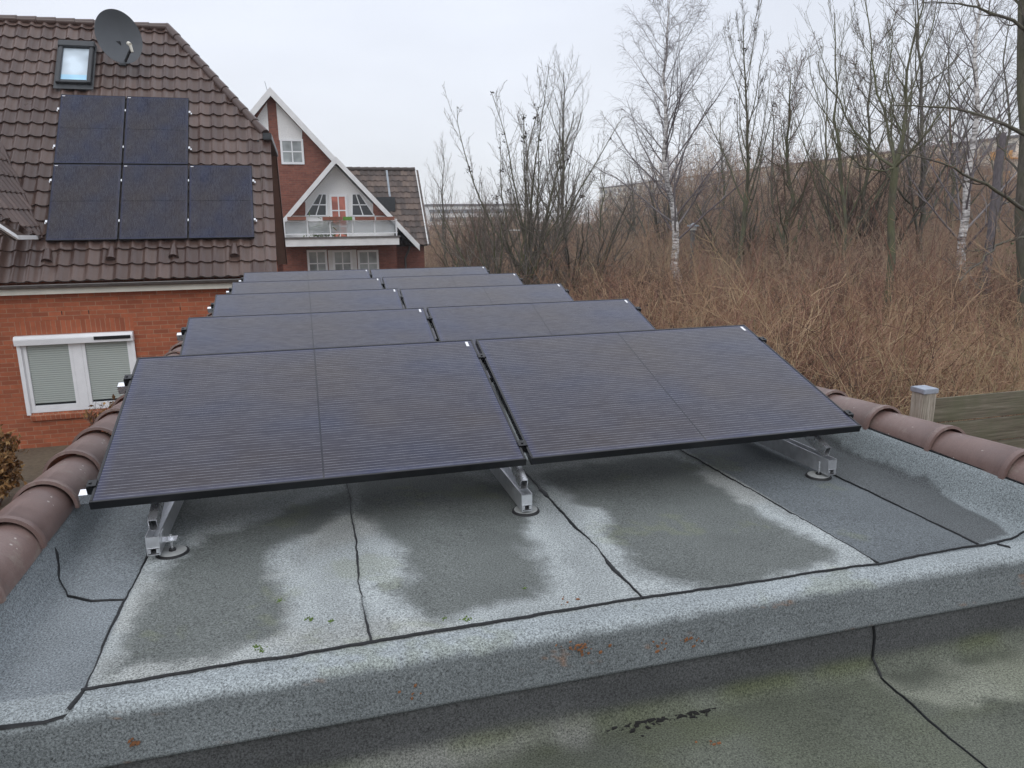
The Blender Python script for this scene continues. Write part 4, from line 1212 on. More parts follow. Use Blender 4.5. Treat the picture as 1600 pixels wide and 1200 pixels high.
def bin_(px, D, rot, label):
    p = gpt(px, D); t = thing('waste_bin', label, 'waste bin', p, 'blue lidded waste bins behind the brush')
    t.rotation_euler.z = rot
    b_ = MB(); b_.v = [(-.24, -.30, .06), (.24, -.30, .06), (.24, .28, .06), (-.24, .28, .06), (-.29, -.36, 1.08), (.29, -.36, 1.08), (.29, .36, 1.08), (-.29, .36, 1.08)]; b_.f = [(0, 3, 2, 1), (4, 5, 6, 7), (0, 1, 5, 4), (1, 2, 6, 5), (2, 3, 7, 6), (3, 0, 4, 7)]; b_.mi = [0]*6
    b_.build('body', M['bin_grey'], t, bevel=.02, local=True)
    b_ = MB(); b_.v = [(-.31, -.40, 1.083), (.31, -.40, 1.083), (.31, .40, 1.083), (-.31, .40, 1.083), (-.27, -.34, 1.16), (.27, -.34, 1.16), (.27, .38, 1.20), (-.27, .38, 1.20)]; b_.f = [(0, 3, 2, 1), (4, 5, 6, 7), (0, 1, 5, 4), (1, 2, 6, 5), (2, 3, 7, 6), (3, 0, 4, 7)]; b_.mi = [0]*6
    b_.build('lid', M['bin_blue'], t, bevel=.02, local=True)
    for s_ in (-1, 1):
        b_ = MB(); b_.cyl((s_*.27, .28, .1), (s_*.32, .28, .1), .1, n=16); b_.build('wheel', M['rubber'], t, local=True)
    b_ = MB(); b_.cyl((-.24, .43, 1.05), (.24, .43, 1.05), .018, n=8); b_.build('handle', M['bin_grey'], t, local=True)


bin_(838, 26, .2, 'left waste bin with blue lid half hidden by twigs beyond the panels')
bin_(856, 26.4, -.1, 'right waste bin with blue lid half hidden by twigs beyond the panels')

fp = np.array([4.87, 1.03, 0]); ft_ = -.135
fence = thing('wooden_fence', 'weathered mossy plank fence with a metal capped post at the right', 'fence', (fp[0], fp[1], GZ))
mb = MB(); mb.box((fp[0]-.055, fp[1]-.055, GZ), (fp[0]+.055, fp[1]+.055, ft_)); mb.build('post', M['post'], fence, bevel=.006)
mb = MB(); mb.box((fp[0]+2.4, fp[1]-.055, GZ), (fp[0]+2.51, fp[1]+.055, ft_)); mb.build('post', M['post'], fence, bevel=.006)
mb = MB(); mb.box((fp[0]-.062, fp[1]-.062, ft_-.022), (fp[0]+.062, fp[1]+.062, ft_+.012)); mb.build('post_cap', M['cap_metal'], fence, bevel=.004)
rg = random.Random(2); z = ft_-.075
for i in range(12):
    h = .168+rg.uniform(-.004, .004); mb = MB(); mb.box((fp[0]+.058, fp[1]-.015+rg.uniform(-.004, .004), z-h), (fp[0]+2.395, fp[1]+.012, z)); mb.build('board', M['wood'], fence, bevel=.004); z -= h+.012

# ------------------------------------------------------------------ large panel-built apartment block far behind the trees
def block(y0, y1, col, label, orange, k):
    X = 98.; zt = 11.8; t = thing('apartment_block', label, 'apartment block', (X+6, (y0+y1)/2, GZ), 'sections of the long apartment block behind the trees')
    mb = MB(); mb.box((X, y0+.02, GZ), (X+12, y1-.02, zt)); mb.build('wall', col, t)
    mb = MB(); mb.box((X-.25, y0+.02, zt+.002), (X+12.2, y1-.02, zt+.35)); mb.build('roof_edge', M['facade_dark'], t)
    nst, nb = 5, 9; fh_ = (zt-.6-GZ)/nst; bw = (y1-y0)/nb
    for s_ in range(nst):
        z0 = GZ+.5+s_*fh_
        for b in range(nb):
            yc = y0+bw*(b+.5)
            if b % 3 == 1:
                mb = MB(); mb.box((X-1.3, yc-bw*.46, z0), (X-.003, yc+bw*.46, z0+.16)); mb.box((X-1.3, yc-bw*.46, z0+.161), (X-1.22, yc+bw*.46, z0+1.15)); mb.build('balcony', M['orange'] if orange else M['facade_white'], t)
            mb = MB(); mb.box((X-.04, yc-bw*.28, z0+.95), (X-.004, yc+bw*.28, z0+2.25)); mb.build('window', M['pane_far'], t)


ys = [66, 100, 134, 168, 202, 236]
for k in range(5):
    block(ys[k], ys[k+1], M[('facade', 'facade2', 'facade', 'facade_white', 'facade')[k]], 'apartment block section with %s, %s' % (('orange balconies', 'ochre walls and white balconies', 'beige walls and white balconies', 'white walls', 'beige walls')[k], ('nearest the right edge', 'next to the orange balconies', 'in the middle of the row', 'second from the far end', 'at the far left end')[k]), k == 0, k)
a, b = atd(668, 322, 190), atd(800, 322, 205)
t = thing('office_block', 'distant white flat roofed building left of the trees on the horizon', 'building', ((a[0]+b[0])/2, a[1], GZ))
mb = MB(); mb.box((a[0], a[1], GZ), (b[0], a[1]+15, a[2])); mb.build('wall', M['facade_white'], t)
for f_ in (-.9, -2.9, -4.9):
    mb = MB(); mb.box((a[0]+.5, a[1]-.05, a[2]+f_-1.0), (b[0]-.5, a[1]-.003, a[2]+f_)); mb.build('window_band', M['pane_far'], t)
mb = MB(); mb.box((a[0]-.3, a[1]-.3, a[2]+.003), (b[0]+.3, a[1]+15.3, a[2]+.5)); mb.build('roof_edge', M['facade_dark'], t)
# pale path and street glimpsed between the stems
mb = MB(); p_ = [gpt(640, 70), gpt(1700, 60)]; mb.prism([p_[0]+(0, 0, .004), p_[1]+(0, 0, .004), p_[1]+(.5, 3.5, .004), p_[0]+(.5, 3.5, .004)], (0, 0, .02)); tag(mb.build('path', M['path']), kind='structure')
mb = MB(); p_ = [gpt(640, 50), gpt(800, 56)]; mb.prism([p_[0]+(0, 0, .006), p_[1]+(0, 0, .006), p_[1]+(.5, 4, .006), p_[0]+(.5, 4, .006)], (0, 0, .02)); tag(mb.build('street', M['street']), kind='structure')

# ------------------------------------------------------------------ bare trees and brush
def nrm(v): return v/(np.linalg.norm(v, axis=-1, keepdims=True)+1e-9)


def spawn(rg, P, R, n, s0, s1, a0, a1, L0, taper, K, trop, wob, rf, tip, lmin=0., rmin=.0025, az=None, droop=0.):
    "n children along every parent line; lengths L0 x parent length, shorter towards the parent's tip"
    M_, Np = P.shape[:2]
    idx = np.repeat(np.arange(M_), n)
    s = (np.tile((np.arange(n)+.5)/n, M_)+rg.uniform(-.5, .5, M_*n)/n)*(s1-s0)+s0
    f = np.clip(s*(Np-1), 0, Np-1.001); i = f.astype(int); w = (f-i)[:, None]
    pos = P[idx, i]*(1-w)+P[idx, i+1]*w; tan = nrm(P[idx, i+1]-P[idx, i])
    rp = R[idx, i]*(1-w[:, 0])+R[idx, i+1]*w[:, 0]
    pl = np.linalg.norm(np.diff(P, axis=1), axis=2).sum(1)[idx]
    if az is None: rv = rg.normal(size=(len(s), 3))
    else:
        t_ = rg.uniform(0, 6.28)+np.arange(len(s))*2.39996+rg.normal(0, .35, len(s)); rv = np.stack([np.cos(t_), np.sin(t_), 0*t_], 1)
    perp = nrm(rv-tan*(rv*tan).sum(1, keepdims=True))
    a = rg.uniform(a0, a1, len(s))[:, None]
    d = nrm(tan*np.cos(a)+perp*np.sin(a))
    L = np.maximum(pl*L0*(1-taper*(s-s0)/(s1-s0+1e-6))*rg.uniform(.6, 1.25, len(s)), lmin)
    out = [pos]; st = (L/(K-1))[:, None]
    for k in range(K-1):
        d = nrm(d+np.array([0, 0, 1.])*(trop-droop*(k/(K-1)))/(K-1)*2+rg.normal(0, wob, d.shape)); pos = pos+d*st; out.append(pos)
    r0 = np.maximum(rp*rf, rmin)
    RR = r0[:, None]*np.linspace(1, tip, K)[None]; RR = np.maximum(RR, rmin*.8)
    return np.stack(out, 1), RR


def line(rg, base, top, r0, r1, n=14, wob=.06, bend=(0, 0, 0)):
    t = np.linspace(0, 1, n)[:, None]; base, top = np.asarray(base, float), np.asarray(top, float)
    w = np.cumsum(rg.normal(0, wob, (n, 3)), 0); w -= w[0]+(w[-1]-w[0])*t; w[:, 2] *= .2
    P = base+(top-base)*t+w+np.sin(t*PI)*np.array(bend)
    R = r0+(r1-r0)*t[:, 0]**.85; R[0] *= 1.25
    return P[None], R[None]


def tree(name, label, base, top, r0, style, bark, twig, seed, cat='tree', group=None, dens=1.):
    rg = np.random.default_rng(seed); base = np.asarray(base, float); top = np.asarray(top, float)
    H = top[2]-base[2]; u = lambda P: rg.random(len(P))
    t = thing(name, label, cat, base, group)
    d = lambda n: max(1, int(round(n*dens)))
    fine = []; wood = []
    if style == 'birch':
        T, R = line(rg, base, top, r0, .012, 18, .10); wood.append((T, R, 8))
        A, ra = spawn(rg, T, R, d(38), .24, .97, .55, .95, .36, .50, 11, .32, .09, .32, .16, .9, .006, az=1, droop=.25); fine.append((A, ra, 5))
        B, rb = spawn(rg, A, ra, d(9), .18, 1., .4, .8, .36, .45, 7, .25, .14, .55, .3, .35, .0045, droop=.5); fine.append((B, rb, 3))
        Cc, rc = spawn(rg, B, rb, d(7), .15, 1., .35, .9, .55, .3, 6, -.1, .12, .7, .6, .35, .0032, droop=1.1); fine.append((Cc, rc, 3))
        D, rd = spawn(rg, A, ra, d(10), .2, 1., .5, 1.0, .16, .3, 5, -.1, .14, .3, .6, .3, .0032, droop=.9); fine.append((D, rd, 3))
    elif style == 'multi':
        # several stems rising from a short bole
        T, R = line(rg, base, base+(top-base)*.30, r0, r0*.8, 6, .03); wood.append((T, R, 8))
        A, ra = spawn(rg, T, R, d(22), .30, 1., .10, .80, 1.85, -.05, 14, .30, .06, .40, .14, 0, .008, az=1); wood.append((A, ra, 6))
        B, rb = spawn(rg, A, ra, d(12), .2, .95, .3, .75, .26, .4, 7, .45, .12, .42, .3, .4, .0055); fine.append((B, rb, 4))
        Cc, rc = spawn(rg, np.concatenate([A[:, 3:, :]]), ra[:, 3:], d(26), .05, 1., .5, 1.1, .055, .0, 4, .25, .18, .4, .5, .24, .0055); fine.append((Cc, rc, 3))
        D, rd = spawn(rg, B, rb, d(11), .1, 1., .4, 1.0, .20, .1, 4, .25, .18, .5, .5, .18, .005); fine.append((D, rd, 3))
    elif style == 'upright':
        T, R = line(rg, base, top, r0, .010, 16, .06); wood.append((T, R, 7))
        A, ra = spawn(rg, T, R, d(17), .30, .95, .28, .6, .42, .6, 11, .7, .06, .48, .15, .5, .007, az=1); wood.append((A, ra, 5))
        B, rb = spawn(rg, A, ra, d(7), .2, .95, .3, .6, .26, .4, 6, .5, .1, .5, .3, .3, .0055); fine.append((B, rb, 4))
        Cc, rc = spawn(rg, A, ra, d(18), .1, 1., .5, 1.1, .05, 0, 4, .2, .18, .4, .5, .2, .005); fine.append((Cc, rc, 3))
        D, rd = spawn(rg, B, rb, d(8), .1, 1., .4, 1., .2, .1, 4, .2, .18, .5, .5, .16, .0045); fine.append((D, rd, 3))
        E_, re_ = spawn(rg, T[:, 8:], R[:, 8:], d(40), .0, 1., .4, 1., .06, .3, 4, .3, .15, .5, .5, .2, .005); fine.append((E_, re_, 3))
    elif style == 'fine':
        T, R = line(rg, base, top, r0, .012, 14, .07); wood.append((T, R, 6))
        A, ra = spawn(rg, T, R, d(24), .22, .96, .35, .7, .40, .6, 9, .5, .07, .5, .2, .4, .006, az=1); wood.append((A, ra, 5))
        B, rb = spawn(rg, A, ra, d(9), .15, 1., .3, .7, .36, .3, 6, .35, .10, .55, .35, .3, .0045); fine.append((B, rb, 3))
        Cc, rc = spawn(rg, B, rb, d(6), .15, 1., .3, .8, .42, .2, 4, .2, .14, .7, .6, .2, .0035); fine.append((Cc, rc, 3))
    elif style == 'alder':
        T, R = line(rg, base, top, r0, .014, 14, .09); wood.append((T, R, 6))
        A, ra = spawn(rg, T, R, d(26), .14, .97, .6, 1.05, .36, .55, 9, .55, .10, .5, .2, .5, .006, az=1); wood.append((A, ra, 5))
        B, rb = spawn(rg, A, ra, d(10), .18, 1., .4, .9, .34, .3, 6, .25, .15, .55, .35, .3, .0055); fine.append((B, rb, 3))
        Cc, rc = spawn(rg, B, rb, d(8), .15, 1., .4, 1.0, .42, .2, 4, .05, .2, .7, .6, .2, .0045); fine.append((Cc, rc, 3))
    elif style == 'open':
        T, R = line(rg, base, top, r0, .014, 16, .12); wood.append((T, R, 8))
        A, ra = spawn(rg, T, R, d(16), .22, .96, .55, 1.0, .42, .5, 11, .6, .08, .55, .16, .6, .008, az=1); wood.append((A, ra, 5))
        B, rb = spawn(rg, A, ra, d(7), .2, 1., .4, .8, .34, .35, 7, .35, .10, .5, .3, .35, .005); wood.append((B, rb, 4))
        Cc, rc = spawn(rg, B, rb, d(6), .15, 1., .4, .9, .36, .2, 4, .15, .14, .6, .5, .2, .004); fine.append((Cc, rc, 3))
    elif style == 'bush':
        n = d(16); az_ = rg.uniform(0, 6.28, n); ln = rg.uniform(.1, .75, n)
        A = []; ra = []
        for a, l in zip(az_, ln):
            tp = base+np.array([math.cos(a)*l*H*.75, math.sin(a)*l*H*.75, H*rg.uniform(.7, 1.)]); p, r = line(rg, base+np.array([math.cos(a), math.sin(a), 0])*.15, tp, r0, .008, 10, .05, (0, 0, H*.08)); A.append(p[0]); ra.append(r[0])
        A = np.array(A); ra = np.array(ra); wood.append((A, ra, 5))
        B, rb = spawn(rg, A, ra, d(12), .12, 1., .35, .85, .32, .4, 6, .3, .12, .5, .3, .25, .0045); fine.append((B, rb, 3))
        Cc, rc = spawn(rg, B, rb, d(7), .15, 1., .4, 1., .42, .2, 4, .1, .18, .7, .6, .18, .0035); fine.append((Cc, rc, 3))
    if wood: tubes_obj('trunk', [tubes(P, R, S, u(P)) for P, R, S in wood], bark, t)
    tubes_obj('crown', [tubes(P, R, S, u(P)) for P, R, S in fine], twig, t)
    return t, (wood, fine)


def clumps(t, lines, n, size, seed, name='seed_cluster', m=None):
    "small ragged dry clusters hanging on the twigs"
    rg = np.random.default_rng(seed); P = lines
    i = rg.integers(0, len(P), n); k = rg.integers(1, P.shape[1], n); c = P[i, k]-np.array(origin(t))
    V, Q = [], []; o = 0
    for q, s in zip(c, rg.uniform(.5, 1.2, n)*size):
        for _ in range(7):
            a, b = nrm(rg.normal(size=3)), nrm(rg.normal(size=3)); e_ = q+rg.normal(0, s*.55, 3); h = s*rg.uniform(.25, .6)
            V += [e_+a*h, e_+b*h, e_-a*h, e_-b*h*.6]; Q.append((o, o+1, o+2, o+3)); o += 4
    return tag(link(name, np_mesh(name, np.array(V), np.array(Q)), m or M['clump'], t, local=True), kind='stuff')


def px_top(x, y, D): return atd(x, y, D)


TG = 'bare trees beyond the garage'
t, L = tree('birch_tree', 'tall white barked birch with drooping bare twigs left of the round headed lamp', gpt(1068, 27), px_top(1046, -8, 27), .19, 'birch', M['birch'], M['twig_birch'], 11, group=TG, dens=1.12)
t, L = tree('bare_tree', 'bare many stemmed tree with dark seed clusters behind the farthest solar panels', gpt(828, 24), px_top(832, 88, 24), .125, 'multi', M['bark_green'], M['twig_grey'], 21, group=TG, dens=1.0)
clumps(t, L[1][1][0], 70, .075, 3); clumps(t, L[0][1][0][:, 8:], 60, .10, 4)
tree('bare_tree', 'pale finely branched bare tree right behind the tree with dark seed clusters', gpt(886, 33), px_top(880, 112, 33), .13, 'fine', M['bark_grey'], M['twig_grey'], 31, group=TG)
t, L = tree('bare_tree', 'narrow upright bare tree with a feathery tip just right of the tall birch', gpt(1152, 25), px_top(1163, 26, 25), .12, 'upright', M['bark_green'], M['twig_grey'], 41, group=TG, dens=1.)
clumps(t, L[1][0][0], 30, .085, 5)
t, L = tree('alder_tree', 'dense dark alder with a leaning crown between the feathery tree and the thin pole tree', gpt(1248, 23), px_top(1236, 118, 23), .13, 'alder', M['bark_green'], M['twig_red'], 51, group=TG)
clumps(t, L[1][1][0], 260, .035, 6, 'catkins')
tree('bare_tree', 'thin straight bare tree rising above the dark alders', gpt(1314, 21), px_top(1304, 20, 21), .085, 'fine', M['bark_green'], M['twig_green'], 61, group=TG, dens=.7)
t, L = tree('alder_tree', 'dark alder hung with catkins behind the forked olive tree', gpt(1370, 25), px_top(1366, 62, 25), .12, 'alder', M['bark_grey'], M['twig_red'], 71, group=TG, dens=1.1)
clumps(t, L[1][1][0], 420, .04, 7, 'catkins')
# olive trunk that forks low, built from explicit limbs
rg = np.random.default_rng(81); b0 = gpt(1397, 15); fk = atd(1399, 262, 15)
t = thing('forked_tree', 'forked olive barked bare tree in front of the catkin alder', 'tree', b0, TG)
T, R = line(rg, b0, fk, .082, .070, 9, .03); limbs = []; rl_ = []
for (x1, y1, dd, r) in ((1278, 95, .6, .034), (1345, -30, 1.0, .034), (1442, -60, -.6, .045), (1515, 118, -.8, .034), (1390, 30, 1.6, .028), (1470, -20, 1.2, .03), (1300, 215, -.8, .022)):
    P_, R_ = line(rg, fk, atd(x1, y1, 15+dd), r, .008, 12, .05, (0, 0, -.25)); limbs.append(P_[0]); rl_.append(R_[0])
A = np.array(limbs); ra = np.array(rl_)
B, rb = spawn(rg, A, ra, 11, .15, .98, .35, .8, .30, .4, 7, .45, .09, .5, .3, .3, .005)
Cc, rc = spawn(rg, B, rb, 7, .15, 1., .4, .9, .36, .2, 5, .25, .14, .6, .5, .18, .0035)
tubes_obj('trunk', [tubes(T, R, 8, rg.random(1)), tubes(A, ra, 6, rg.random(len(A))), tubes(B, rb, 4, rg.random(len(B)))], M['bark_green'], t)
tubes_obj('crown', [tubes(Cc, rc, 3, rg.random(len(Cc)))], M['twig_green'], t)
tree('birch_tree', 'grey white birch beside the leaning cut trunk near the right edge', gpt(1528, 19), px_top(1532, -110, 19), .15, 'birch', M['birch'], M['twig_birch'], 91, group=TG, dens=.9)
rg = np.random.default_rng(101); b0 = gpt(1626, 13.5)
t = thing('bare_tree', 'large rough bare tree with long low limbs at the right edge', 'tree', b0, TG)
T, R = line(rg, b0, px_top(1612, -330, 13.5), .16, .05, 16, .05); limbs = []; rl_ = []
for (y0, x1, y1, dd, r, bz) in ((198, 1395, 165, -1.2, .042, .25), (318, 1400, 238, -1.6, .040, .15), (40, 1440, 4, -.6, .036, .2), (-40, 1380, -60, .5, .04, .2), (345, 1500, 440, -2., .035, .2), (150, 1720, 40, .4, .05, .3), (90, 1530, -120, .8, .04, .1), (250, 1700, 180, -.4, .04, .3), (-100, 1520, -260, 1., .04, .1), (300, 1540, 190, 1.5, .03, .1)):
    P_, R_ = line(rg, atd(1619, y0+25, 13.5), atd(x1, y1, 13.5+dd), r, .008, 13, .05, (0, 0, bz)); limbs.append(P_[0]); rl_.append(R_[0])
A = np.array(limbs); ra = np.array(rl_)
B, rb = spawn(rg, A, ra, 9, .2, .98, .35, .9, .28, .3, 7, .45, .10, .5, .3, .3, .0045)
Cc, rc = spawn(rg, B, rb, 7, .15, 1., .4, .9, .34, .2, 5, .2, .14, .6, .5, .15, .003)
tubes_obj('trunk', [tubes(T, R, 12, rg.random(1)), tubes(A, ra, 6, rg.random(len(A)))], M['bark_grey'], t)
tubes_obj('crown', [tubes(B, rb, 4, rg.random(len(B))), tubes(Cc, rc, 3, rg.random(len(Cc)))], M['twig_grey'], t)
tree('bare_tree', 'tall open bare tree with spreading branches behind the forked olive tree', gpt(1462, 24), px_top(1440, -40, 24), .13, 'open', M['bark_grey'], M['twig_grey'], 111, group=TG, dens=1.1)
for i, (x, D, xt, yt, r, st, lab) in enumerate((
        (695, 44, 692, 240, .10, 'fine', 'small bare tree beside the tiled wing of the distant gabled house'),
        (938, 42, 940, 262, .12, 'alder', 'low spreading bare tree midway between the seed cluster tree and the birch'),
        (988, 48, 984, 255, .12, 'fine', 'slim bare tree close left of the tall birch trunk'),
        (1118, 38, 1125, 175, .12, 'alder', 'bushy bare tree between the birch and the feathery narrow tree'),
        (1200, 36, 1204, 150, .12, 'alder', 'twiggy bare tree filling the gap right of the feathery narrow tree'),
        (1290, 34, 1284, 105, .12, 'fine', 'tall thin bare tree behind the leaning alder'),
        (1420, 36, 1418, 70, .13, 'alder', 'dense bare tree seen through the fork of the olive tree'),
        (1490, 30, 1486, 40, .12, 'alder', 'dense twiggy tree left of the grey white birch'),
        (1575, 28, 1580, 20, .13, 'alder', 'dense twiggy tree behind the leaning cut trunk'),
        (752, 40, 755, 300, .09, 'bush', 'reddish bare shrub left of the seed cluster tree'),
        (1040, 44, 1030, 268, .10, 'bush', 'grey bare shrub behind the foot of the tall birch'),
        (1165, 30, 1170, 290, .08, 'bush', 'low bare shrub under the feathery narrow tree'),
        (1335, 26, 1340, 240, .09, 'bush', 'dense bare shrub under the thin straight tree'),
        (790, 22, 775, 318, .06, 'bush', 'olive bare shrub low in front of the seed cluster tree'),
        (900, 24, 905, 300, .06, 'bush', 'brown bare shrub right of the blue lidded bins'),
        (725, 34, 728, 352, .05, 'bush', 'small dark shrub above the right end of the farthest panel row'))):
    tree('bare_shrub' if st == 'bush' else 'bare_tree', lab, gpt(x, D), px_top(xt, yt, D), r, st, M[('bark_grey', 'bark_green')[i % 2]], M[('twig_red', 'twig_grey', 'twig_grey')[i % 3]], 200+i, 'shrub' if st == 'bush' else 'tree', 'bare shrubs beyond the garage' if st == 'bush' else TG, dens=1. if st == 'bush' else .74)
# leaning dead trunk, cut off at the top
a, b = gpt(1541, 17), atd(1566, 209, 17.6); rg = np.random.default_rng(3)
T, R = line(rg, a, b, .128, .088, 16, .010); v, q, tt = tubes(T, R*(1+.05*rg.normal(size=R.shape)), 14, np.array([.4]))
t = thing('dead_trunk', 'leaning dark dead trunk cut off flat at the top near the right edge', 'tree trunk', a)
link('trunk', np_mesh('trunk', v-a, q, tt, True), M['bark_dark'], t, local=True)
mb = MB(); mb.cyl(b-(0, 0, .01), b+(0, 0, .02), .086, .082, 14); mb.build('cut_top', M['bark_dark'], t)


def brush(name, rg, bases, hts, lean, rad, K=6, nt=5, tw=(.25, .55), tint=None, ntw=2, mat=None, label=None, cat='brush', curl=.12, droop=.2):
    n = len(bases); az_ = rg.uniform(0, 2*PI, n); ln = np.abs(rg.normal(0, lean, n))[:, None]
    d = nrm(np.stack([np.cos(az_)*ln[:, 0], np.sin(az_)*ln[:, 0], np.ones(n)], 1)); dz = np.stack([np.cos(az_), np.sin(az_), -.25*np.ones(n)], 1)
    pos = bases.copy(); out = [pos]; L = hts*rg.uniform(.75, 1.15, n)
    for k in range(K-1):
        d = nrm(d+dz*(ln*droop)+rg.normal(0, curl, d.shape)); pos = pos+d*(L/(K-1))[:, None]; out.append(pos)
    P = np.stack(out, 1); R = (rad*rg.uniform(.6, 1.3, n))[:, None]*np.linspace(1, .35, K)[None]
    tn = rg.random(n) if tint is None else tint
    parts = [tubes(P, R, 3, tn)]
    B, rb = spawn(rg, P, R, nt, .18, .98, .4, 1.15, tw[0], .3, 5, .16, .20, .7, .5, .15, float(np.mean(rad))*.42); parts.append(tubes(B, rb, 3, np.repeat(tn, nt)))
    if ntw:
        Cc, rc = spawn(rg, B, rb, ntw, .2, .95, .4, 1.1, .5, .2, 3, .05, .25, .8, .6, .1, float(np.mean(rad))*.36); parts.append(tubes(Cc, rc, 3, np.repeat(np.repeat(tn, nt), ntw)))
    v, q, tt = merge(parts)
    o = link(name, np_mesh(name, v, q, tt, True), mat, None, local=True)
    return tag(o, label, cat, kind='stuff')


# near brush: a dense belt of thin arching stems right of the garage
rg = np.random.default_rng(500)


def belt(rg, n, d0, d1, x0, x1, bias=1.):
    "bases spread over the view wedge from depth d0 to d1, right of the garage"
    D = d0+(d1-d0)*rg.random(n)**bias; X = rg.uniform(x0, x1, n)
    p = C0+(FX[None]+RX[None]*((X-800)/FPX)[:, None])*D[:, None]
    p[:, 2] = GZ; return p, D


pc, Dc = belt(rg, 900, 6.4, 24, 820, 1800, 1.1)
ci = rg.integers(0, len(pc), 9800); p = pc[ci]+np.concatenate([rg.normal(0, .16, (len(ci), 2)), np.zeros((len(ci), 1))], 1); D = Dc[ci]
ctint = rg.normal(0, .21, len(pc)); ch = rg.uniform(.78, 1.15, len(pc))
# outside the garage and clear of the fence and bins
keep = (p[:, 0] > 4.75+.35*vnoise(p[:, 1]*1.3, p[:, 1]*0, 3)) & ~((np.abs(p[:, 1]-1.03) < .25) & (p[:, 0] < 7.6)) & (p[:, 1] > .1)
keep &= ~((p[:, 1] < 1.35) & (p[:, 0] < 7.6))
p, D, ci = p[keep], D[keep], ci[keep]
h = ch[ci]*(2.35+1.1*(vnoise(p[:, 0]*.6, p[:, 1]*.6, 4)-.5)*2)*(1-.10*sstep(8, 24, D))*np.where(rg.random(len(p)) < .06, 1.35, 1.)
patch = vnoise(p[:, 0]*.5+20, p[:, 1]*.5+3, 3)
tint = np.clip(.44+(patch-.5)*.6+ctint[ci]-.26*sstep(9, 20, D)+rg.normal(0, .11, len(p)), 0, 1)
brush('brush', rg, p, h, .46, np.where(rg.random(len(p)) < .22, .0105, .0058), 8, 10, (.36, .5), tint, 2, M['brush'], 'dense belt of thin bare russet and straw coloured stems beside the garage', 'brush', curl=.20, droop=.05)
rg = np.random.default_rng(501)
p, D = belt(rg, 7200, 24, 62, 820, 1800, .9)
X = 800+FPX*((p-C0)@RX)/((p-C0)@FX)
h = 2.5+1.1*vnoise(p[:, 0]*.2, p[:, 1]*.2, 4)+6.2*sstep(1040, 1200, X)*vnoise(X*.012, D*.11, 4)*sstep(26, 40, D)
brush('thicket', rg, p, h, .30, np.full(len(p), .011), 7, 8, (.28, .5), None, 3, M['thicket'], 'brown thicket of bare undergrowth between and behind the trees', 'thicket')
rg = np.random.default_rng(504)
p, D = belt(rg, 2600, 17, 34, 1090, 1800, 1.)
X = 800+FPX*((p-C0)@RX)/((p-C0)@FX)
h = 2.3+1.8*vnoise(X*.016, D*.25, 3)*sstep(1080, 1250, X)
brush('scrub', rg, p, h, .30, np.full(len(p), .010), 7, 8, (.34, .5), None, 2, M['thicket'], 'tall tangle of dark bare scrub around the feet of the trees at the right', 'scrub', curl=.13)
rg = np.random.default_rng(502)
p, D = belt(rg, 1500, 24, 60, 655, 830, .9)
p = p[(p[:, 0] > 6.6) | (p[:, 1] > 42)]
brush('undergrowth', rg, p, 1.6+.9*rg.random(len(p)), .35, np.full(len(p), .011), 6, 5, (.3, .5), None, 2, M['thicket'], 'russet bare undergrowth right of the distant gabled house', 'undergrowth')
rg = np.random.default_rng(503)
p, D = belt(rg, 3000, 60, 92, 640, 1850, 1.)
X = 800+FPX*((p-C0)@RX)/((p-C0)@FX)
h = 3.2+2.4*vnoise(p[:, 0]*.12, p[:, 1]*.12, 3)+sstep(880, 1060, X)*(1-.5*sstep(1470, 1580, X))*(1.5+5.5*vnoise(X*.02, D*.1, 4))
brush('woodland_edge', rg, p, h, .16, np.full(len(p), .026), 7, 10, (.26, .5), None, 3, M['thicket'], 'faint grey brown band of distant bare woodland in front of the apartment blocks', 'woodland')


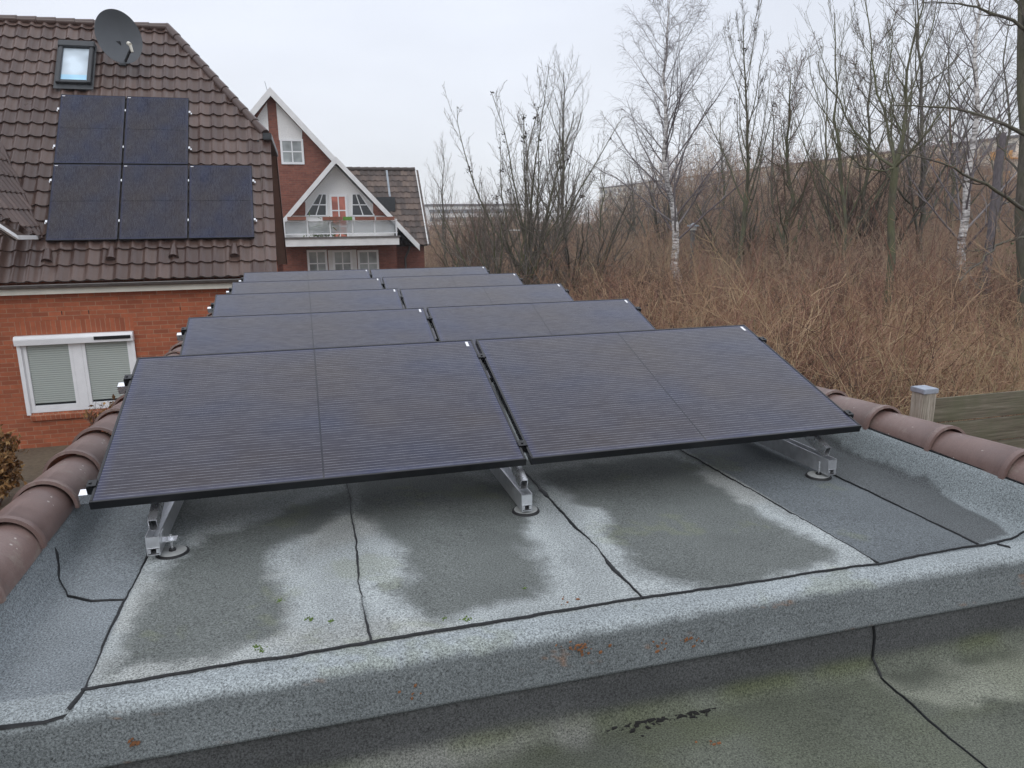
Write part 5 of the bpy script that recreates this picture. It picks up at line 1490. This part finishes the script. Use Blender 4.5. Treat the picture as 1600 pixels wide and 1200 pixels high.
def leafy(name, label, cx, cy, H, rad, n, seed, m, cat='shrub', size=.05, stems=14):
    rg = np.random.default_rng(seed); base = np.array([cx, cy, GZ]); t = thing(name, label, cat, base)
    A, ra = [], []
    for _ in range(stems):
        a = rg.uniform(0, 6.28); l = rg.uniform(.2, 1)*rad; P, R = line(rg, base, base+np.array([math.cos(a)*l, math.sin(a)*l, H*rg.uniform(.65, 1)]), .014, .004, 8, .03); A.append(P[0]); ra.append(R[0])
    A, ra = np.array(A), np.array(ra); B, rb = spawn(rg, A, ra, 8, .25, 1., .4, 1., .34, .3, 5, .2, .12, .6, .5, .12, .003)
    Cc, rc = spawn(rg, B, rb, 4, .2, 1., .4, 1., .4, .2, 4, .1, .15, .7, .6, .08, .002)
    tubes_obj('stems', [tubes(A, ra, 5, rg.random(len(A))), tubes(B, rb, 4, rg.random(len(B))), tubes(Cc, rc, 3, rg.random(len(Cc)))], M['twig_red'], t)
    if n:
        i = rg.integers(0, len(Cc), n); k = rg.integers(0, Cc.shape[1], n); c = Cc[i, k]+rg.normal(0, .03, (n, 3))-base
        a = nrm(rg.normal(size=(n, 3))); b = nrm(np.cross(a, rg.normal(size=(n, 3)))); s = (size*rg.uniform(.5, 1.2, n))[:, None]; nn_ = np.cross(a, b)
        V = np.stack([c-a*s, c+b*s*.5+nn_*s*.2, c+a*s, c-b*s*.5+nn_*s*.2], 1).reshape(-1, 3); Q = np.arange(4*n).reshape(n, 4)
        link('leaves', np_mesh('leaves', V, Q, np.repeat(rg.random(n), 4)), m, t, local=True)
    return t


leafy('leafy_shrub', 'shrub with withered orange brown leaves between the brick house and the garage edge', -3.55, 8.3, .98, .62, 5200, 1, M['leaf_brown'], stems=22)
leafy('leafy_shrub', 'low withered brown shrub at the left picture edge below the brick wall', -4.35, 7.8, .95, .55, 3800, 2, M['leaf_brown'], stems=18)
leafy('bare_shrub', 'thin pinkish bare shrub in front of the brick wall under the window', -2.55, 10.0, 1.05, .45, 160, 3, M['leaf_brown'], stems=9)
leafy('evergreen_shrub', 'dark evergreen shrub half hidden beside the leaning cut trunk', *gpt(1575, 22)[:2], 2.6, .9, 1500, 4, M['leaf_green'], size=.07)

# damp winter air
mb = MB(); mb.box((-70, -40, GZ-1.0), (130, 262, 15.)); hz = mb.build('haze', None)
hm = bpy.data.materials.new('haze'); hm.use_nodes = True; hm.node_tree.nodes.clear(); n_ = hm.node_tree.nodes
ho = n_.new('ShaderNodeOutputMaterial'); hv = n_.new('ShaderNodeVolumePrincipled'); hv.inputs['Color'].default_value = (.90, .93, .97, 1); hv.inputs['Density'].default_value = .0008; hv.inputs['Anisotropy'].default_value = .2
hm.node_tree.links.new(hv.outputs[0], ho.inputs['Volume']); hz.data.materials.append(hm); tag(hz, kind='stuff'); hz['label'] = 'thin grey winter haze over the whole scene'
